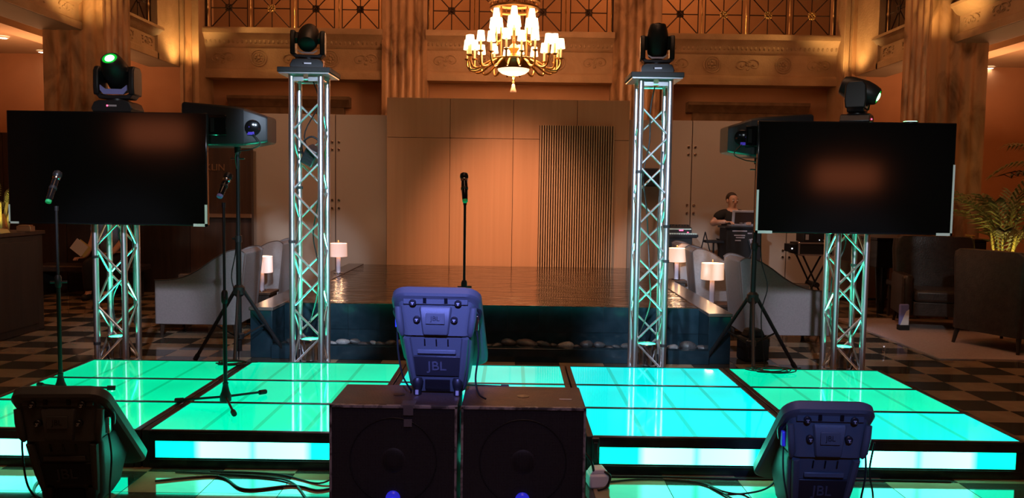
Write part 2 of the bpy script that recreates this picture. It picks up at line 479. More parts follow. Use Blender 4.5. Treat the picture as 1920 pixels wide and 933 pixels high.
# ---------------------------------------------------------------- shell
box('wall_left', (-10.7, -5, 0), (-10.5, 18.8, 9.6), 'plaster')['kind'] = 'structure'
box('wall_right', (10.5, -5, 0), (10.7, 18.8, 9.6), 'plaster')['kind'] = 'structure'
box('wall_front', (-10.5, -5.2, 0), (10.5, -5, 9.6), 'dark_wood_red')['kind'] = 'structure'
box('ceiling', (-10.5, -5, 9.5), (10.5, 18.8, 9.7), 'plaster_soffit')['kind'] = 'structure'
wb = structure('wall_back')
box('lower_wall', (-10.5, 16.4, 0), (10.5, 16.6, 4.3), 'plaster', wb)
box('gallery_floor', (-10.5, 16.2, 4.2), (10.5, 18.6, 4.36), 'plaster_soffit', wb)
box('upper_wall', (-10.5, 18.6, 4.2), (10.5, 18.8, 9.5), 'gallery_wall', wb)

def fluted(w, d, nf, depth=.035):
    """outline of a pilaster with shallow rounded flutes on its front and sides (front is -y)"""
    def side(L):
        pts = []; fl = L*.86/nf; m = L*.07
        for k in range(nf):
            a = m+k*fl
            pts += [(a+fl*.1, 0)] + [(a+fl*(.12+.76*t/6), depth*sin(pi*t/6)) for t in range(1, 6)] + [(a+fl*.9, 0)]
        return pts
    o = [(-w/2, -d/2)] + [(-w/2+u, -d/2+v) for u, v in side(w)] + [(w/2, -d/2)]
    o += [(w/2-v, -d/2+u) for u, v in side(d)] + [(w/2, d/2), (-w/2, d/2)]
    o += [(-w/2+v, d/2-u) for u, v in side(d)]
    return o
def column(name, x, y, w, d, z0, z1, nf, label):
    t = thing(name, label, 'column', (x, y, 0), 0)
    t['kind'] = 'structure'
    MB().prism(fluted(w, d, nf), 'xy', z0, z1).obj('shaft', 'marble', t)
    MB().b2((-w/2-.05, -d/2-.05, 0), (w/2+.05, d/2+.05, .32)).b2((-w/2-.025, -d/2-.025, .32), (w/2+.025, d/2+.025, .4)).obj('plinth', 'marble', t, bevel=.01)
    return t
PY = 16.05
xa, xb = aty(715, 100, 15.85).x, aty(800, 100, 15.85).x
column('marble_pilaster', (xa+xb)/2, PY+.1, xb-xa, .5, .3, 9.5, 5, 'brown marble pilaster rising behind the wood wall, left of the chandelier')
xc, xd = aty(1150, 100, 15.85).x, aty(1240, 100, 15.85).x
column('marble_pilaster', (xc+xd)/2, PY+.1, xd-xc, .5, .3, 9.5, 5, 'brown marble pilaster rising behind the wood wall, right of the chandelier')
# corner piers
xe, xf = aty(340, 60, 15.75).x, aty(376, 60, 15.75).x
xg, xh = aty(1580, 60, 15.75).x, aty(1624, 60, 15.75).x
for x0, x1, s in ((xe, xf, 'left'), (xg, xh, 'right')):
    t = thing('corner_pier', 'tall stone corner pier at the %s end of the rear balcony' % s, 'pier', ((x0+x1)/2, 15.95, 0)); t['kind'] = 'structure'
    w = x1-x0
    MB().b2((-w/2, -.3, 0), (w/2, .5, 9.5)).obj('shaft', 'stone', t, bevel=.01)
    MB().b2((-w*.16, -.335, 0), (w*.16, -.3, 9.5)).obj('raised_fillet', 'marble', t)
    MB().b2((-w*.46, -.32, 0), (-w*.30, -.3, 9.5)).obj('raised_fillet', 'stone', t)
# big near columns that carry the side galleries
column('marble_column', -6.43, 12.55, .88, .86, .3, 9.5, 4, 'fluted marble column behind the moving head and large screen on the left')
column('marble_column', 6.47, 12.55, .84, .86, .3, 9.5, 4, 'fluted marble column between the large screen and potted palms on the right')

# ---------------------------------------------------------------- rear balcony beams with mouldings and carving
ZB = dict(top=4.586, l0=4.455, m0=4.385, o0=4.284, f1=4.234, f0=3.829, s1=3.768, bot=3.646)
def beam_profile():
    Y = 16.0
    return [(Y-.16, ZB['top']), (Y-.18, ZB['top']-.03), (Y-.18, ZB['l0']+.02), (Y-.15, ZB['l0']), (Y-.09, ZB['m0']), (Y-.07, ZB['m0']-.02), (Y-.05, ZB['o0']),
            (Y-.02, ZB['f1']), (Y, ZB['f1']-.01), (Y, ZB['f0']), (Y-.03, ZB['f0']-.02), (Y-.05, ZB['s1']), (Y-.05, ZB['bot']), (16.45, ZB['bot']), (16.45, ZB['top'])]
leafm = None
def rosette_mesh(R, n=8):
    mb = MB().torus((0, 0, 0), R, R*.07, 24, 6, plane='xz')
    mb.torus((0, 0, 0), R*.72, R*.045, 20, 5, plane='xz')
    for k in range(n):
        a = 2*pi*k/n
        mb.ball((R*.40*cos(a), 0, R*.40*sin(a)), (R*.15, R*.09, R*.15), 8, 5)
    mb.ball((0, 0, 0), (R*.2, R*.16, R*.2), 10, 6)
    return mb.mesh('carved_rosette')
def scroll_mesh(R, flip=1):
    pts = []
    for k in range(22):
        a = k*.34; r = R*(1-k/26)
        pts.append((flip*(R*.9-r*cos(a)), 0, r*sin(a)*.8))
    mb = MB().tube(pts, [R*.10*(1-k/30) for k in range(22)], 6)
    mb.ball((flip*R*.9, 0, 0), (R*.2, R*.1, R*.2), 8, 5)
    for k in range(3):
        mb.ball((flip*R*(-.1+.12*k), 0, R*(.55-.5*k)), (R*.22, R*.07, R*.12), 8, 5)
    return mb.mesh('carved_scroll')
ROS = rosette_mesh(.155); ROS.materials.append(M['carving'])
SCR = scroll_mesh(.15); SCR.materials.append(M['carving'])
SCL = scroll_mesh(.15, -1); SCL.materials.append(M['carving'])
EGG = MB().ball((0, 0, 0), (.022, .022, .034), 8, 6).mesh('egg_moulding'); EGG.materials.append(M['carving'])
def part(name, me, parent, loc, rot=(0, 0, 0), scale=(1, 1, 1)):
    o = bpy.data.objects.new(name, me); C.objects.link(o); o.parent = parent; o.location = loc; o.rotation_euler = rot; o.scale = scale
    return o

LAT = None
def lattice_mesh(w, h):
    """one railing panel: square frame, upright and level bars and both diagonals"""
    mb = MB(); r = .011
    for a, b in (((-w/2, -h/2), (w/2, -h/2)), ((-w/2, h/2), (w/2, h/2)), ((-w/2, -h/2), (-w/2, h/2)), ((w/2, -h/2), (w/2, h/2)),
                 ((-w/2, 0), (w/2, 0)), ((0, -h/2), (0, h/2)), ((-w/2, -h/2), (w/2, h/2)), ((-w/2, h/2), (w/2, -h/2))):
        mb.bar((a[0], 0, a[1]), (b[0], 0, b[1]), r, n=6)
    return mb.mesh('star_lattice')
def flower_mesh():
    mb = MB()
    for k in range(8):
        a = 2*pi*k/8
        mb.ball((.055*cos(a), -.012, .055*sin(a)), (.03 if k % 2 else .022, .008, .03 if k % 2 else .022), 8, 5)
    mb.ball((0, -.018, 0), (.022, .014, .022), 8, 5)
    return mb.mesh('flower_boss')
def baluster_mesh(h):
    return MB().lathe([(.010, 0), (.016, .02), (.010, .05), (.012, h*.3), (.010, h*.44), (.024, h*.5), (.010, h*.56), (.012, h*.7), (.010, h-.05), (.016, h-.02), (.010, h)], 8).mesh('baluster')
LAT = lattice_mesh(.70, .74); LAT.materials.append(M['iron'])
FLW = flower_mesh(); FLW.materials.append(M['brass']); FLD = FLW.copy(); FLD.materials.clear(); FLD.materials.append(M['iron'])
BAL = baluster_mesh(.74); BAL.materials.append(M['brass'])
def railing(t, xs, lit=()):
    """panels centred at xs along the local x axis, standing on z=0"""
    pitch = xs[1]-xs[0]
    for k, x in enumerate(xs):
        part('star_lattice', LAT, t, (x, 0, .385))
        part('flower_boss', FLW if k in lit else FLD, t, (x, -.012, .385))  # brass copy for bosses that catch the light, iron for the rest
    for x in [x-pitch/2 for x in xs] + [xs[-1]+pitch/2]:
        part('baluster', BAL, t, (x, 0, .015))
    L = xs[0]-pitch/2-.06; R = xs[-1]+pitch/2+.06
    MB().b2((L, -.012, 0), (R, .012, .022)).obj('bottom_rail', 'iron', t)
    MB().b2((L, -.02, .755), (R, .02, .785)).obj('middle_rail', 'iron', t)
    MB().b2((L, -.035, .92), (R, .035, .97)).obj('hand_rail', 'brass_dull', t, bevel=.01)
    for x in (L+.03, R-.03): MB().b2((x-.02, -.02, 0), (x+.02, .02, .92)).obj('end_post', 'iron', t)

bays = [((xf-.01, xa+.02), (430, 510, 593, 676), (1,), 'left'),
        ((xb-.02, xc+.02), (847, 933, 1018, 1104), (), 'middle'),
        ((xd-.02, xg+.01), (1275, 1357, 1440, 1522), (1, 2, 3), 'right')]
for (x0, x1), pxs, lit, nm in bays:
    t = thing('carved_balcony_beam', 'carved stone balcony beam along the rear wall, %s bay' % nm, 'beam', ((x0+x1)/2, 0, 0)); t['kind'] = 'structure'
    w = x1-x0
    MB().prism(beam_profile(), 'yz', -w/2, w/2).obj('moulded_beam', 'stone', t)
    n = max(4, int(w/.62)); zf = (ZB['f0']+ZB['f1'])/2
    for k in range(n):
        x = -w/2+(k+.5)*w/n
        if k % 2: part('carved_rosette', ROS, t, (x, 15.995, zf))
        else:
            part('carved_scroll', SCR, t, (x-.02, 15.995, zf)); part('carved_scroll', SCL, t, (x+.02, 15.995, zf-.02))
    m = int(w/.085)
    mb = MB()
    for k in range(m):
        mb.ball((-w/2+(k+.5)*w/m, 15.945, (ZB['m0']+ZB['o0'])/2), (.026, .022, .04), 8, 5)
    mb.obj('egg_and_dart_moulding', 'carving', t)['kind'] = 'stuff'
    r = thing('balcony_railing', 'iron star-lattice balcony railing above the carved beam, %s bay' % nm, 'railing', (0, 16.0, ZB['top']))
    railing(r, [aty(p, 20, 16.0).x for p in pxs], lit)

# lintels over the doorways in the rear wall
for px0, px1, nm in ((430, 657, 'left'), (1288, 1515, 'right')):
    a, b = aty(px0, 180, 16.3).x, aty(px1, 180, 16.3).x
    t = thing('door_lintel', 'dark stone door lintel with stepped cornice on the rear wall, %s side' % nm, 'lintel', ((a+b)/2, 16.3, 3.28)); t['kind'] = 'structure'
    w = b-a
    MB().prism([(-.16, .06), (-.16, 0), (-.10, -.06), (-.06, -.14), (.1, -.14), (.1, .06)], 'yz', -w/2, w/2).obj('cornice', 'lintel', t)
    MB().b2((-w/2+.12, -.04, -.5), (w/2-.12, .1, -.14)).obj('frieze_block', 'lintel', t)
    MB().b2((-w/2+.2, .02, -3.28), (w/2-.2, .1, -.5)).obj('door_opening', 'dark_wood', t)

# ---------------------------------------------------------------- side galleries
for sx, X, nm in ((-1, -6.30, 'left'), (1, 6.40, 'right')):
    t = thing('side_gallery', 'carved stone gallery beam along the %s side of the lobby' % nm, 'gallery', (X, 0, 0)); t['kind'] = 'structure'
    def Pf(pts): return [(sx*u, v) for u, v in pts]
    prof = Pf([(0, 3.80), (0, 3.90), (.02, 3.92), (.05, 3.93), (.05, 4.17), (.02, 4.19), (-.02, 4.23), (-.05, 4.27), (-.10, 4.29), (-.10, 4.337), (.3, 4.337), (.62, 4.337), (.62, 3.80)])
    for y0, y1 in ((2.0, 12.15), (12.95, 14.75)):
        MB().prism(prof, 'xz', y0, y1).obj('moulded_beam', 'stone', t)
        n = int((y1-y0)/.34)
        for k in range(n):
            y = y0+(k+.5)*(y1-y0)/n
            part('carved_scroll', SCR if k % 2 else SCL, t, (sx*.045, y, 4.05), (0, 0, pi/2), (.9, .9, .72))
    MB().b2((0, 14.7, 3.80), (sx*.62, 15.7, 9.5)).obj('wall_pier', 'stone', t)
    MB().b2((sx*.02, 2, 3.796), (sx*.6, 15.7, 3.80)).obj('soffit_panel', 'plaster_soffit', t)
    MB().b2((sx*.62, -4, 4.12), (sx*4.2, 16.4, 4.25)).obj('gallery_ceiling', 'gallery_ceiling', t)
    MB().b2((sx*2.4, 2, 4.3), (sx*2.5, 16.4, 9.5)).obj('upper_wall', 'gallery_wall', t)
    MB().b2((sx*1.5, 2, 3.98), (sx*1.9, 16.4, 4.12)).obj('ceiling_bulkhead', 'gallery_ceiling', t)
    r = thing('balcony_railing', 'iron star-lattice railing of the %s side gallery, beyond the near column' % nm, 'railing', (X+sx*.12, 0, 4.337), 0)
    r.rotation_euler = (0, 0, pi/2 if sx < 0 else -pi/2)
    xs = [13.35, 14.20]
    railing(r, xs if sx < 0 else [-x for x in xs[::-1]])

# recessed downlights in the gallery ceilings
for px, py, lb in ((5, 69, 'small recessed ceiling downlight at the left edge of the picture'), (80, 96, 'small recessed ceiling downlight beside the left marble column'), (1855, 126, 'bright recessed ceiling downlight above the potted palms')):
    p = atz(px, py, 4.11)
    t = thing('recessed_downlight', lb, 'downlight', (p.x, p.y, 4.115), 0, 'recessed downlights in the gallery ceilings')
    MB().lathe([(.10, 0), (.10, -.02), (.075, -.03)], 20, None, False).obj('trim_ring', 'label_white', t)
    MB().lathe([(.07, -.028), (.07, -.022)], 20).obj('lamp_disc', 'downlight', t)

# ---------------------------------------------------------------- free-standing walls around the pool end
WP = structure('wall_center', label='warm wood panel wall with a slatted screen behind the pool')
Yp = 12.05
cols = [aty(p, 350, Yp).x for p in (725, 843, 961, 1080, 1178)]
zt, zm, zb_ = aty(950, 185, Yp).z, aty(870, 259, Yp).z, .30
for k in range(4):
    for z0, z1 in ((zb_, zm), (zm, zt)):
        g = .003
        MB().b2((cols[k]+g, Yp, z0+g), (cols[k+1]-g, Yp+.05, z1-g)).obj('panel', 'wood_panel', WP, bevel=.003)
box('panel_backing', (cols[0]+.01, Yp+.03, zb_), (cols[-1]-.01, Yp+.2, zt-.01), 'slat_gap', WP)
s0, s1 = aty(1011, 300, 11.95).x, aty(1152, 300, 11.95).x
zst = aty(1080, 235, 11.95).z
box('slat_backing', (s0, 12.02, .34), (s1, 12.047, zst), 'slat_gap', WP)
NS = 31; sp = (s1-s0)/NS
slm = MB().b2((0, 0, 0), (sp*.42, .075, zst-.34)).mesh('slat'); slm.materials.append(M['slat_wood'])
for k in range(NS): part('slat', slm, WP, (s0+(k+.29)*sp, 11.945, .34))

def partition(name, label, pxs, y, ztop, parentname):
    t = structure(name, label=label)
    xs = [aty(p, 300, y).x for p in pxs]
    for k in range(len(xs)-1):
        MB().b2((xs[k]+.006, y, .02), (xs[k+1]-.006, y+.03, ztop)).obj('panel', 'partition', t, bevel=.003)
    box('core', (xs[0]+.02, y+.02, .0), (xs[-1]-.02, y+.12, ztop-.01), 'slat_gap', t)
    fm = MB().lathe([(.022, 0), (.022, .012), (.014, .02)], 12, Matrix.Rotation(pi/2, 4, 'X')).mesh('glass_fixing'); fm.materials.append(M['chrome'])
    for x in xs[1:-1]:
        for z in (.62, .72, 1.26, 1.38, 2.13, 2.24):
            for d in (-.05, .05): part('glass_fixing', fm, t, (x+d, y, z))
    return t
partition('wall_screen_left', 'plain tan screen wall left of the wood panel wall', (470, 629, 726), 12.28, 2.645, None)
partition('wall_screen_right', 'plain tan screen wall with bolt fixings behind the sound desk', (1170, 1297, 1480, 1690), 12.28, 2.63, None)

# dark reception wall with raised letters
DW = structure('wall_reception', label='dark timber reception wall with raised letters and bronze rail')
x0, x1 = -9.2, aty(472, 400, 11.96).x
pw = (x1-x0)/6
for k in range(6):
    MB().b2((x0+k*pw+.004, 11.96, .0), (x0+(k+1)*pw-.004, 12.06, 2.29)).obj('panel', 'dark_wood_red' if k == 5 else 'dark_wood', DW)
a = aty(387, 400, 11.95); b = aty(470, 408, 11.95)
MB().b2((x1-1.9, 11.90, b.z), (x1+.0, 11.96, a.z)).obj('bronze_rail', 'bronze', DW)
def text(name, body, size, m, parent, loc, rot, ext=.004, align='CENTER'):
    c = bpy.data.curves.new(name, 'FONT'); c.body = body; c.size = size; c.extrude = ext; c.align_x = align; c.align_y = 'CENTER'
    c.materials.append(M[m])
    tmp = bpy.data.objects.new(name, c); C.objects.link(tmp)
    me = bpy.data.meshes.new_from_object(tmp.evaluated_get(bpy.context.evaluated_depsgraph_get()))
    bpy.data.objects.remove(tmp); bpy.data.curves.remove(c)
    o = bpy.data.objects.new(name, me); C.objects.link(o); o.parent = parent; o.location = loc; o.rotation_euler = rot
    return o
p = aty(400.5, 314, 11.95)
text('raised_letters', 'KLIN', .135, 'bronze', DW, (p.x+.02, 11.955, p.z), (pi/2, 0, 0), .006)

# ---------------------------------------------------------------- reflecting pool
pool = thing('reflecting_pool', 'long raised reflecting pool edged in black stone behind the stage', 'pool')
PXL0, PXL1, PXR0, PXR1 = -2.37, -2.17, 1.80, 2.0
PZ, PF = .455, 7.80
for x0, x1 in ((PXL0, PXL1), (PXR0, PXR1)):
    MB().b2((x0, 7.4, 0), (x1, 11.93, PZ-.02)).obj('side_wall', 'pool_stone', pool, bevel=.004)
    MB().b2((x0-.01, 7.385, PZ-.02), (x1+.01, 11.93, PZ+.01)).obj('coping', 'cap_stone', pool, bevel=.004)
MB().b2((PXL1, PF+.012, 0), (PXR0, PF+.1, PZ-.012)).obj('front_core', 'black_matte', pool)
nc = 13; tw = (PXR0-PXL1)/nc
for k in range(nc):
    for z0, z1 in ((.0, .205), (.205, PZ-.004)):
        MB().b2((PXL1+k*tw+.0015, PF, z0+.0015), (PXL1+(k+1)*tw-.0015, PF+.014, z1-.0015)).obj('tile', 'pool_stone', pool)
MB().b2((PXL1, 7.36, 0), (PXR0, 7.46, .125)).obj('trough_kerb', 'pool_stone', pool, bevel=.004)
MB().b2((PXL1, 7.46, 0), (PXR0, PF, .085)).obj('trough_bed', 'black_matte', pool)
MB().b2((PXL1+.002, PF+.004, PZ-.03), (PXR0-.002, 11.935, PZ)).obj('water', 'water', pool)
pm = []
for k in range(6):
    random.seed(50+k)
    mb = MB().ball((0, 0, 0), (1, .8, .62), 10, 7)
    for i, v in enumerate(mb.v): mb.v[i] = v*(1+.14*sin(3*v.x+k)*cos(2.3*v.y+k*2))
    me = mb.mesh('river_pebble'); me.materials.append(M['pebble_a' if k < 2 else 'pebble_b']); pm.append(me)
random.seed(11)
x = PXL1+.06; k = 0
while x < PXR0-.05:
    r = random.uniform(.035, .085)
    if random.random() < .16: r = .10
    o = bpy.data.objects.new('river_pebble', pm[random.choice((0, 1, 2, 3, 4, 5))]); C.objects.link(o)
    o.scale = (r, r*.8, r*.75)
    o.location = (x+r, random.uniform(7.56, 7.68), .085+r*.42); o.rotation_euler = (0, random.uniform(-.3, .3), random.uniform(-.6, .6))
    tag(o, 'smooth river pebble lying in the trough under the black pool wall', 'pebble', 'pebbles in the pool trough')
    x += r*1.75; k += 1

# ================================================================ STAGE
SX0, SY1, DW_, DD, SH = -3.24, 6.25, 1.22, .61, .21
colname = ['leftmost', 'second from left', 'middle', 'second from right', 'rightmost']
rowname = ['back', 'middle', 'front']
for k in range(5):
    for j in range(3):
        cx = SX0+(k+.5)*DW_; cy = SY1-(j+.5)*DD
        t = thing('stage_deck', 'green-lit acrylic stage deck, %s row, %s column' % (rowname[j], colname[k]), 'stage deck', (cx, cy, 0), 0, 'glowing stage decks')
        fx, fy = .038, .014
        w, d = DW_/2-.004, DD/2-.002
        for x in (-1, 1):
            MB().b2((x*w, -d, .0), (x*(w-fx), d, SH)).obj('side_rail', 'deck_frame', t, bevel=.004)
        yf = -d+(.022 if j == 2 else fy)
        MB().b2((-w+fx, d-fy, .0), (w-fx, d, SH)).obj('back_rail', 'deck_frame', t)
        if j < 2:
            MB().b2((-w+fx, -d, .0), (w-fx, yf, SH)).obj('front_rail', 'deck_frame', t)
        else:
            MB().b2((-w+fx, -d-.004, .150), (w-fx, yf, SH)).b2((-w+fx, -d-.008, .196), (w-fx, -d, SH-.002)).obj('front_rail', 'deck_frame', t, bevel=.002)
            MB().b2((-w+fx, -d-.004, 0), (w-fx, yf, .058)).b2((-w+fx, -d-.010, .04), (w-fx, -d, .05)).obj('bottom_rail', 'deck_frame', t, bevel=.002)
            for x in (-1, 1): MB().b2((x*(w-fx), -d-.002, .058), (x*(w-fx-.035), yf, .15)).obj('corner_post', 'deck_frame', t)
            MB().box((0, 0, 0), (2*(w-fx-.035), .006, .092)).obj('light_strip', 'light_strip', t, (0, -d+.004, .104))
        MB().b2((-w+fx, yf, SH-.016), (w-fx, d-fy, SH-.004)).obj('acrylic_panel', 'deck_glow_%d_%d' % (k, j), t)
        for q in (-.5, 0, .5):
            x = q*(w-fx)
            MB().b2((x-.013, yf, SH-.006), (x+.013, d-fy, SH-.0035)).obj('support_rib', 'deck_rib_%d_%d' % (k, j), t)

# ================================================================ TRUSS TOWERS
def truss(x, y, h, label, plate=True, flip=1, bands=(), cables=True, rot=0):
    t = thing('truss_tower', label, 'truss tower', (x, y, 0), rot, 'aluminium truss towers behind the stage')
    a, rc = .12, .025
    for sx in (-1, 1):
        for sy in (-1, 1):
            MB().bar((sx*a, sy*a, .012), (sx*a, sy*a, h), rc, n=16).obj('chord', 'alu', t)
    MB().b2((-.2, -.2, 0), (.2, .2, .012)).obj('base_plate', 'alu_brace', t, bevel=.003)
    rb = .0095; z = .07; st = .245; gap = .03; k = 0
    faces = [((-1, -1), (1, -1)), ((1, -1), (1, 1)), ((1, 1), (-1, 1)), ((-1, 1), (-1, -1))]
    while z+st < h-.02:
        for fi, (p, q) in enumerate(faces):
            u, v = (p, q) if (k+fi) % 2 == (0 if flip > 0 else 1) else (q, p)
            A = Vector((u[0]*a, u[1]*a, z)); B = Vector((v[0]*a, v[1]*a, z+st-gap))
            dd = (B-A).normalized(); A = A+Vector((dd.x, dd.y, 0))*.02; B = B-Vector((dd.x, dd.y, 0))*.02
            MB().bar(A, B, rb, n=8).obj('brace', 'alu_brace', t)
        z += st; k += 1
    for zz in (.045, h-.035):
        for p, q in faces:
            MB().bar((p[0]*a, p[1]*a, zz), (q[0]*a, q[1]*a, zz), .0095, n=8).obj('ring_bar', 'alu_brace', t)
    if plate:
        MB().b2((-.215, -.21, h+.012), (.215, .21, h+.052)).obj('top_board', 'board_black', t, bevel=.004)
        MB().b2((-.205, -.20, h), (.205, .20, h+.012)).obj('top_plate', 'alu_brace', t)
        for sx in (-1, 1):
            MB().b2((sx*.10, -.13, h-.05), (sx*.02, -.10, h)).obj('corner_block', 'alu_brace', t)
    else:
        MB().b2((-.17, -.17, h), (.17, .17, h+.012)).obj('top_plate', 'alu_brace', t)
    for (ix, iy, zz) in bands:
        MB().lathe([(rc+.002, -.012), (rc+.004, -.010), (rc+.004, .010), (rc+.002, .012)], 16, None).obj('cable_tie', 'rubber', t, (ix*a, iy*a, zz))
    if cables:
        random.seed(int(abs(x)*100))
        pts = [(-.06, .10, .3)]
        zz = .3
        while zz < h-.25:
            zz += .28; pts.append((random.uniform(-.09, .06), random.uniform(.06, .12), zz))
        pts.append((.02, .04, h-.03))
        MB().tube(spline(pts, 6), .006, 6).obj('power_cable', 'cable', t)
        pts = [(.105, .08, .35), (.10, .09, .9), (.085, .10, 1.3), (.105, .08, min(1.9, h-.3))]
        MB().tube(spline(pts, 6), .005, 6).obj('signal_cable', 'cable', t)
    return t
TL, TR, OL, OR = TLX, TRX, OLX, ORX
YT = 6.96
truss(TL, YT, 2.475, 'tall aluminium truss tower left of the pool, moving head on top', True, 1, ((-1, 1, 1.55), (-1, 1, 1.85), (-1, -1, 1.1)))
truss(TR, YT, 2.475, 'tall aluminium truss tower right of the pool, moving head on top', True, -1, ((-1, -1, 1.72), (1, -1, 1.27), (1, -1, .98), (1, -1, .27)))
truss(OL, YT, 2.135, 'short aluminium truss tower holding the large screen on the left', False, 1, ((-1, -1, .95), (-1, -1, .22)))
truss(OR, YT, 2.12, 'short aluminium truss tower holding the large screen on the right', False, -1, ((1, 1, .95), (1, 1, .4)))

# LED par cans standing inside each tower, shining up
PARC = (.03, 1.0, .55)
for x, nm, e in ((TL, 'in the tall tower left of the pool', 240), (TR, 'in the tall tower right of the pool', 240), (OL, 'under the large screen on the left', 210), (OR, 'under the large screen on the right', 210)):
    t = thing('par_light', 'chrome LED par light shining green upwards ' + nm, 'stage light', (x, YT, .012), 0, 'par lights inside the truss towers')
    MB().lathe([(.045, .06), (.07, .07), (.075, .12), (.078, .20), (.088, .215), (.088, .245), (.080, .25), (.078, .235)], 24, None).obj('housing', 'par_body', t)
    MB().lathe([(.076, .236), (.076, .242)], 24).obj('lens', 'par_lens', t)
    MB().torus((0, 0, .248), .084, .006, 24, 6).obj('rim', 'par_body', t)
    MB().tube(spline([(-.093, 0, .16), (-.095, 0, .08), (-.05, 0, .012), (.05, 0, .012), (.095, 0, .08), (.093, 0, .16)], 5), .008, 6).obj('bracket', 'black_metal', t)
    MB().b2((-.03, -.03, .0), (.03, .03, .062)).obj('heat_sink', 'black_metal', t)
    l = light('par_beam', 'SPOT', (x, YT, .012+.27), e, PARC, (x, YT, 3), .05, 62, .7)

# ================================================================ MOVING HEADS
def moving_head(x, y, z, label, pan, tilt, lens, arm_mat='black_plastic', tagx=0, s=1.0, plate_blue_lit=False):
    t = thing('moving_head_light', label, 'stage light', (x, y, z), pan, 'moving head lights on the towers')
    t.scale = (s, s, s)
    MB().prism([(-.16, 0), (.16, 0), (.175, .03), (.15, .085), (.11, .10), (-.11, .10), (-.15, .085), (-.175, .03)], 'xz', -.13, .13).obj('base', 'black_plastic', t, bevel=.006)
    MB().b2((-.03, -.133, .045), (.045, -.13, .06)).obj('name_plate', 'silver', t)
    MB().ball((-.035, -.132, .052), .008, 8, 5).obj('indicator', 'led_red' if lens else 'black_gloss', t)
    MB().lathe([(.09, .10), (.09, .118)], 20).obj('swivel', 'black_metal', t)
    MB().prism([(-.165, .19), (-.165, .16), (-.13, .118), (.13, .118), (.165, .16), (.165, .19), (.10, .15), (-.10, .15)], 'xz', -.075, .075).obj('yoke_base', 'black_plastic', t, bevel=.006)
    if plate_blue_lit:
        MB().prism([(-.115, .235), (-.115, .19), (-.085, .155), (.085, .155), (.115, .19), (.115, .235), (.07, .20), (-.07, .20)], 'xz', -.09, -.076).obj('yoke_cover', 'bag_blue', t)  # blue light on the cover put in as its base colour
    else:
        MB().prism([(-.10, .20), (-.10, .185), (-.06, .158), (.06, .158), (.10, .185), (.10, .20), (.055, .175), (-.055, .175)], 'xz', -.082, -.076).obj('yoke_cover', 'silver', t)
    for sx in (-1, 1):
        pts = [(-.085, .15), (.085, .15), (.095, .22), (.09, .36), (.06, .40), (-.06, .40), (-.09, .36), (-.095, .22)]
        MB().prism(pts, 'yz', sx*.125, sx*.175).obj('yoke_arm', arm_mat, t, bevel=.012)
    R = Matrix.Translation((0, 0, .33)) @ Matrix.Rotation(tilt, 4, 'X')
    h = MB().lathe([(.055, -.165), (.085, -.15), (.105, -.09), (.108, -.02), (.112, .06), (.098, .13), (.078, .185), (.066, .195), (.062, .19)], 24, R)
    hd = h.obj('head', 'black_plastic', t)
    for sx in (-1, 1): MB().b2((sx*.10, -.03, -.07), (sx*.127, .03, .07), R).obj('head_hub', 'black_plastic', hd)
    MB().lathe([(.062, .186), (.060, .191)], 24, R).obj('lens_rim', 'led_green_soft' if lens else 'black_gloss', hd)
    MB().lathe([(.040, .190), (.036, .197), (.02, .203), (.004, .205)], 24, R).obj('lens', 'led_green' if lens else 'black_gloss', hd)
    if tagx:
        MB().b2((tagx*.165, -.14, .01), (tagx*.172, -.06, .085)).obj('orange_tag', 'tag_orange', t)
    return t
moving_head(TL-.005, YT-.02, 2.527, 'dark moving head on the tall left tower, lamp housing turned away', .12, -.95, False, tagx=1, s=.80)
moving_head(TR+.02, YT-.02, 2.527, 'dark moving head on the tall right tower, lamp housing pointing up', -.1, .25, False, tagx=-1, s=.80)
moving_head(OL+.06, YT-.05, 2.147, 'moving head with glowing green lens above the left screen, facing out', .03, .88, True, s=.95, plate_blue_lit=True)
moving_head(OR+.02, YT-.05, 2.132, 'moving head with green lens above the right screen, tilted right', 1.05, 1.95, True, s=.88)
# spare fixture hung inside the tall left tower
t = thing('compact_spot_light', 'small black spotlight hanging inside the tall left tower', 'stage light', (TL+.01, YT+.02, 1.82))
Rm = Matrix.Rotation(.5, 4, 'Y') @ Matrix.Rotation(.3, 4, 'X')
MB().box((0, 0, 0), (.11, .14, .15), Rm).obj('housing', 'black_plastic', t, bevel=.01)
for k in range(4): MB().box((0, -.073, -.045+k*.03), (.085, .008, .012), Rm).obj('cooling_fin', 'black_metal', t)
MB().tube(spline([(-.07, 0, .0), (-.08, 0, .10), (0, 0, .16), (.08, 0, .10), (.07, 0, 0)], 5), .008, 6).obj('bracket', 'black_metal', t)
MB().lathe([(.05, 0), (.05, .012)], 16, Rm @ Matrix.Translation((0, .07, 0)) @ Matrix.Rotation(-pi/2, 4, 'X')).obj('lens', 'led_green_soft', t)

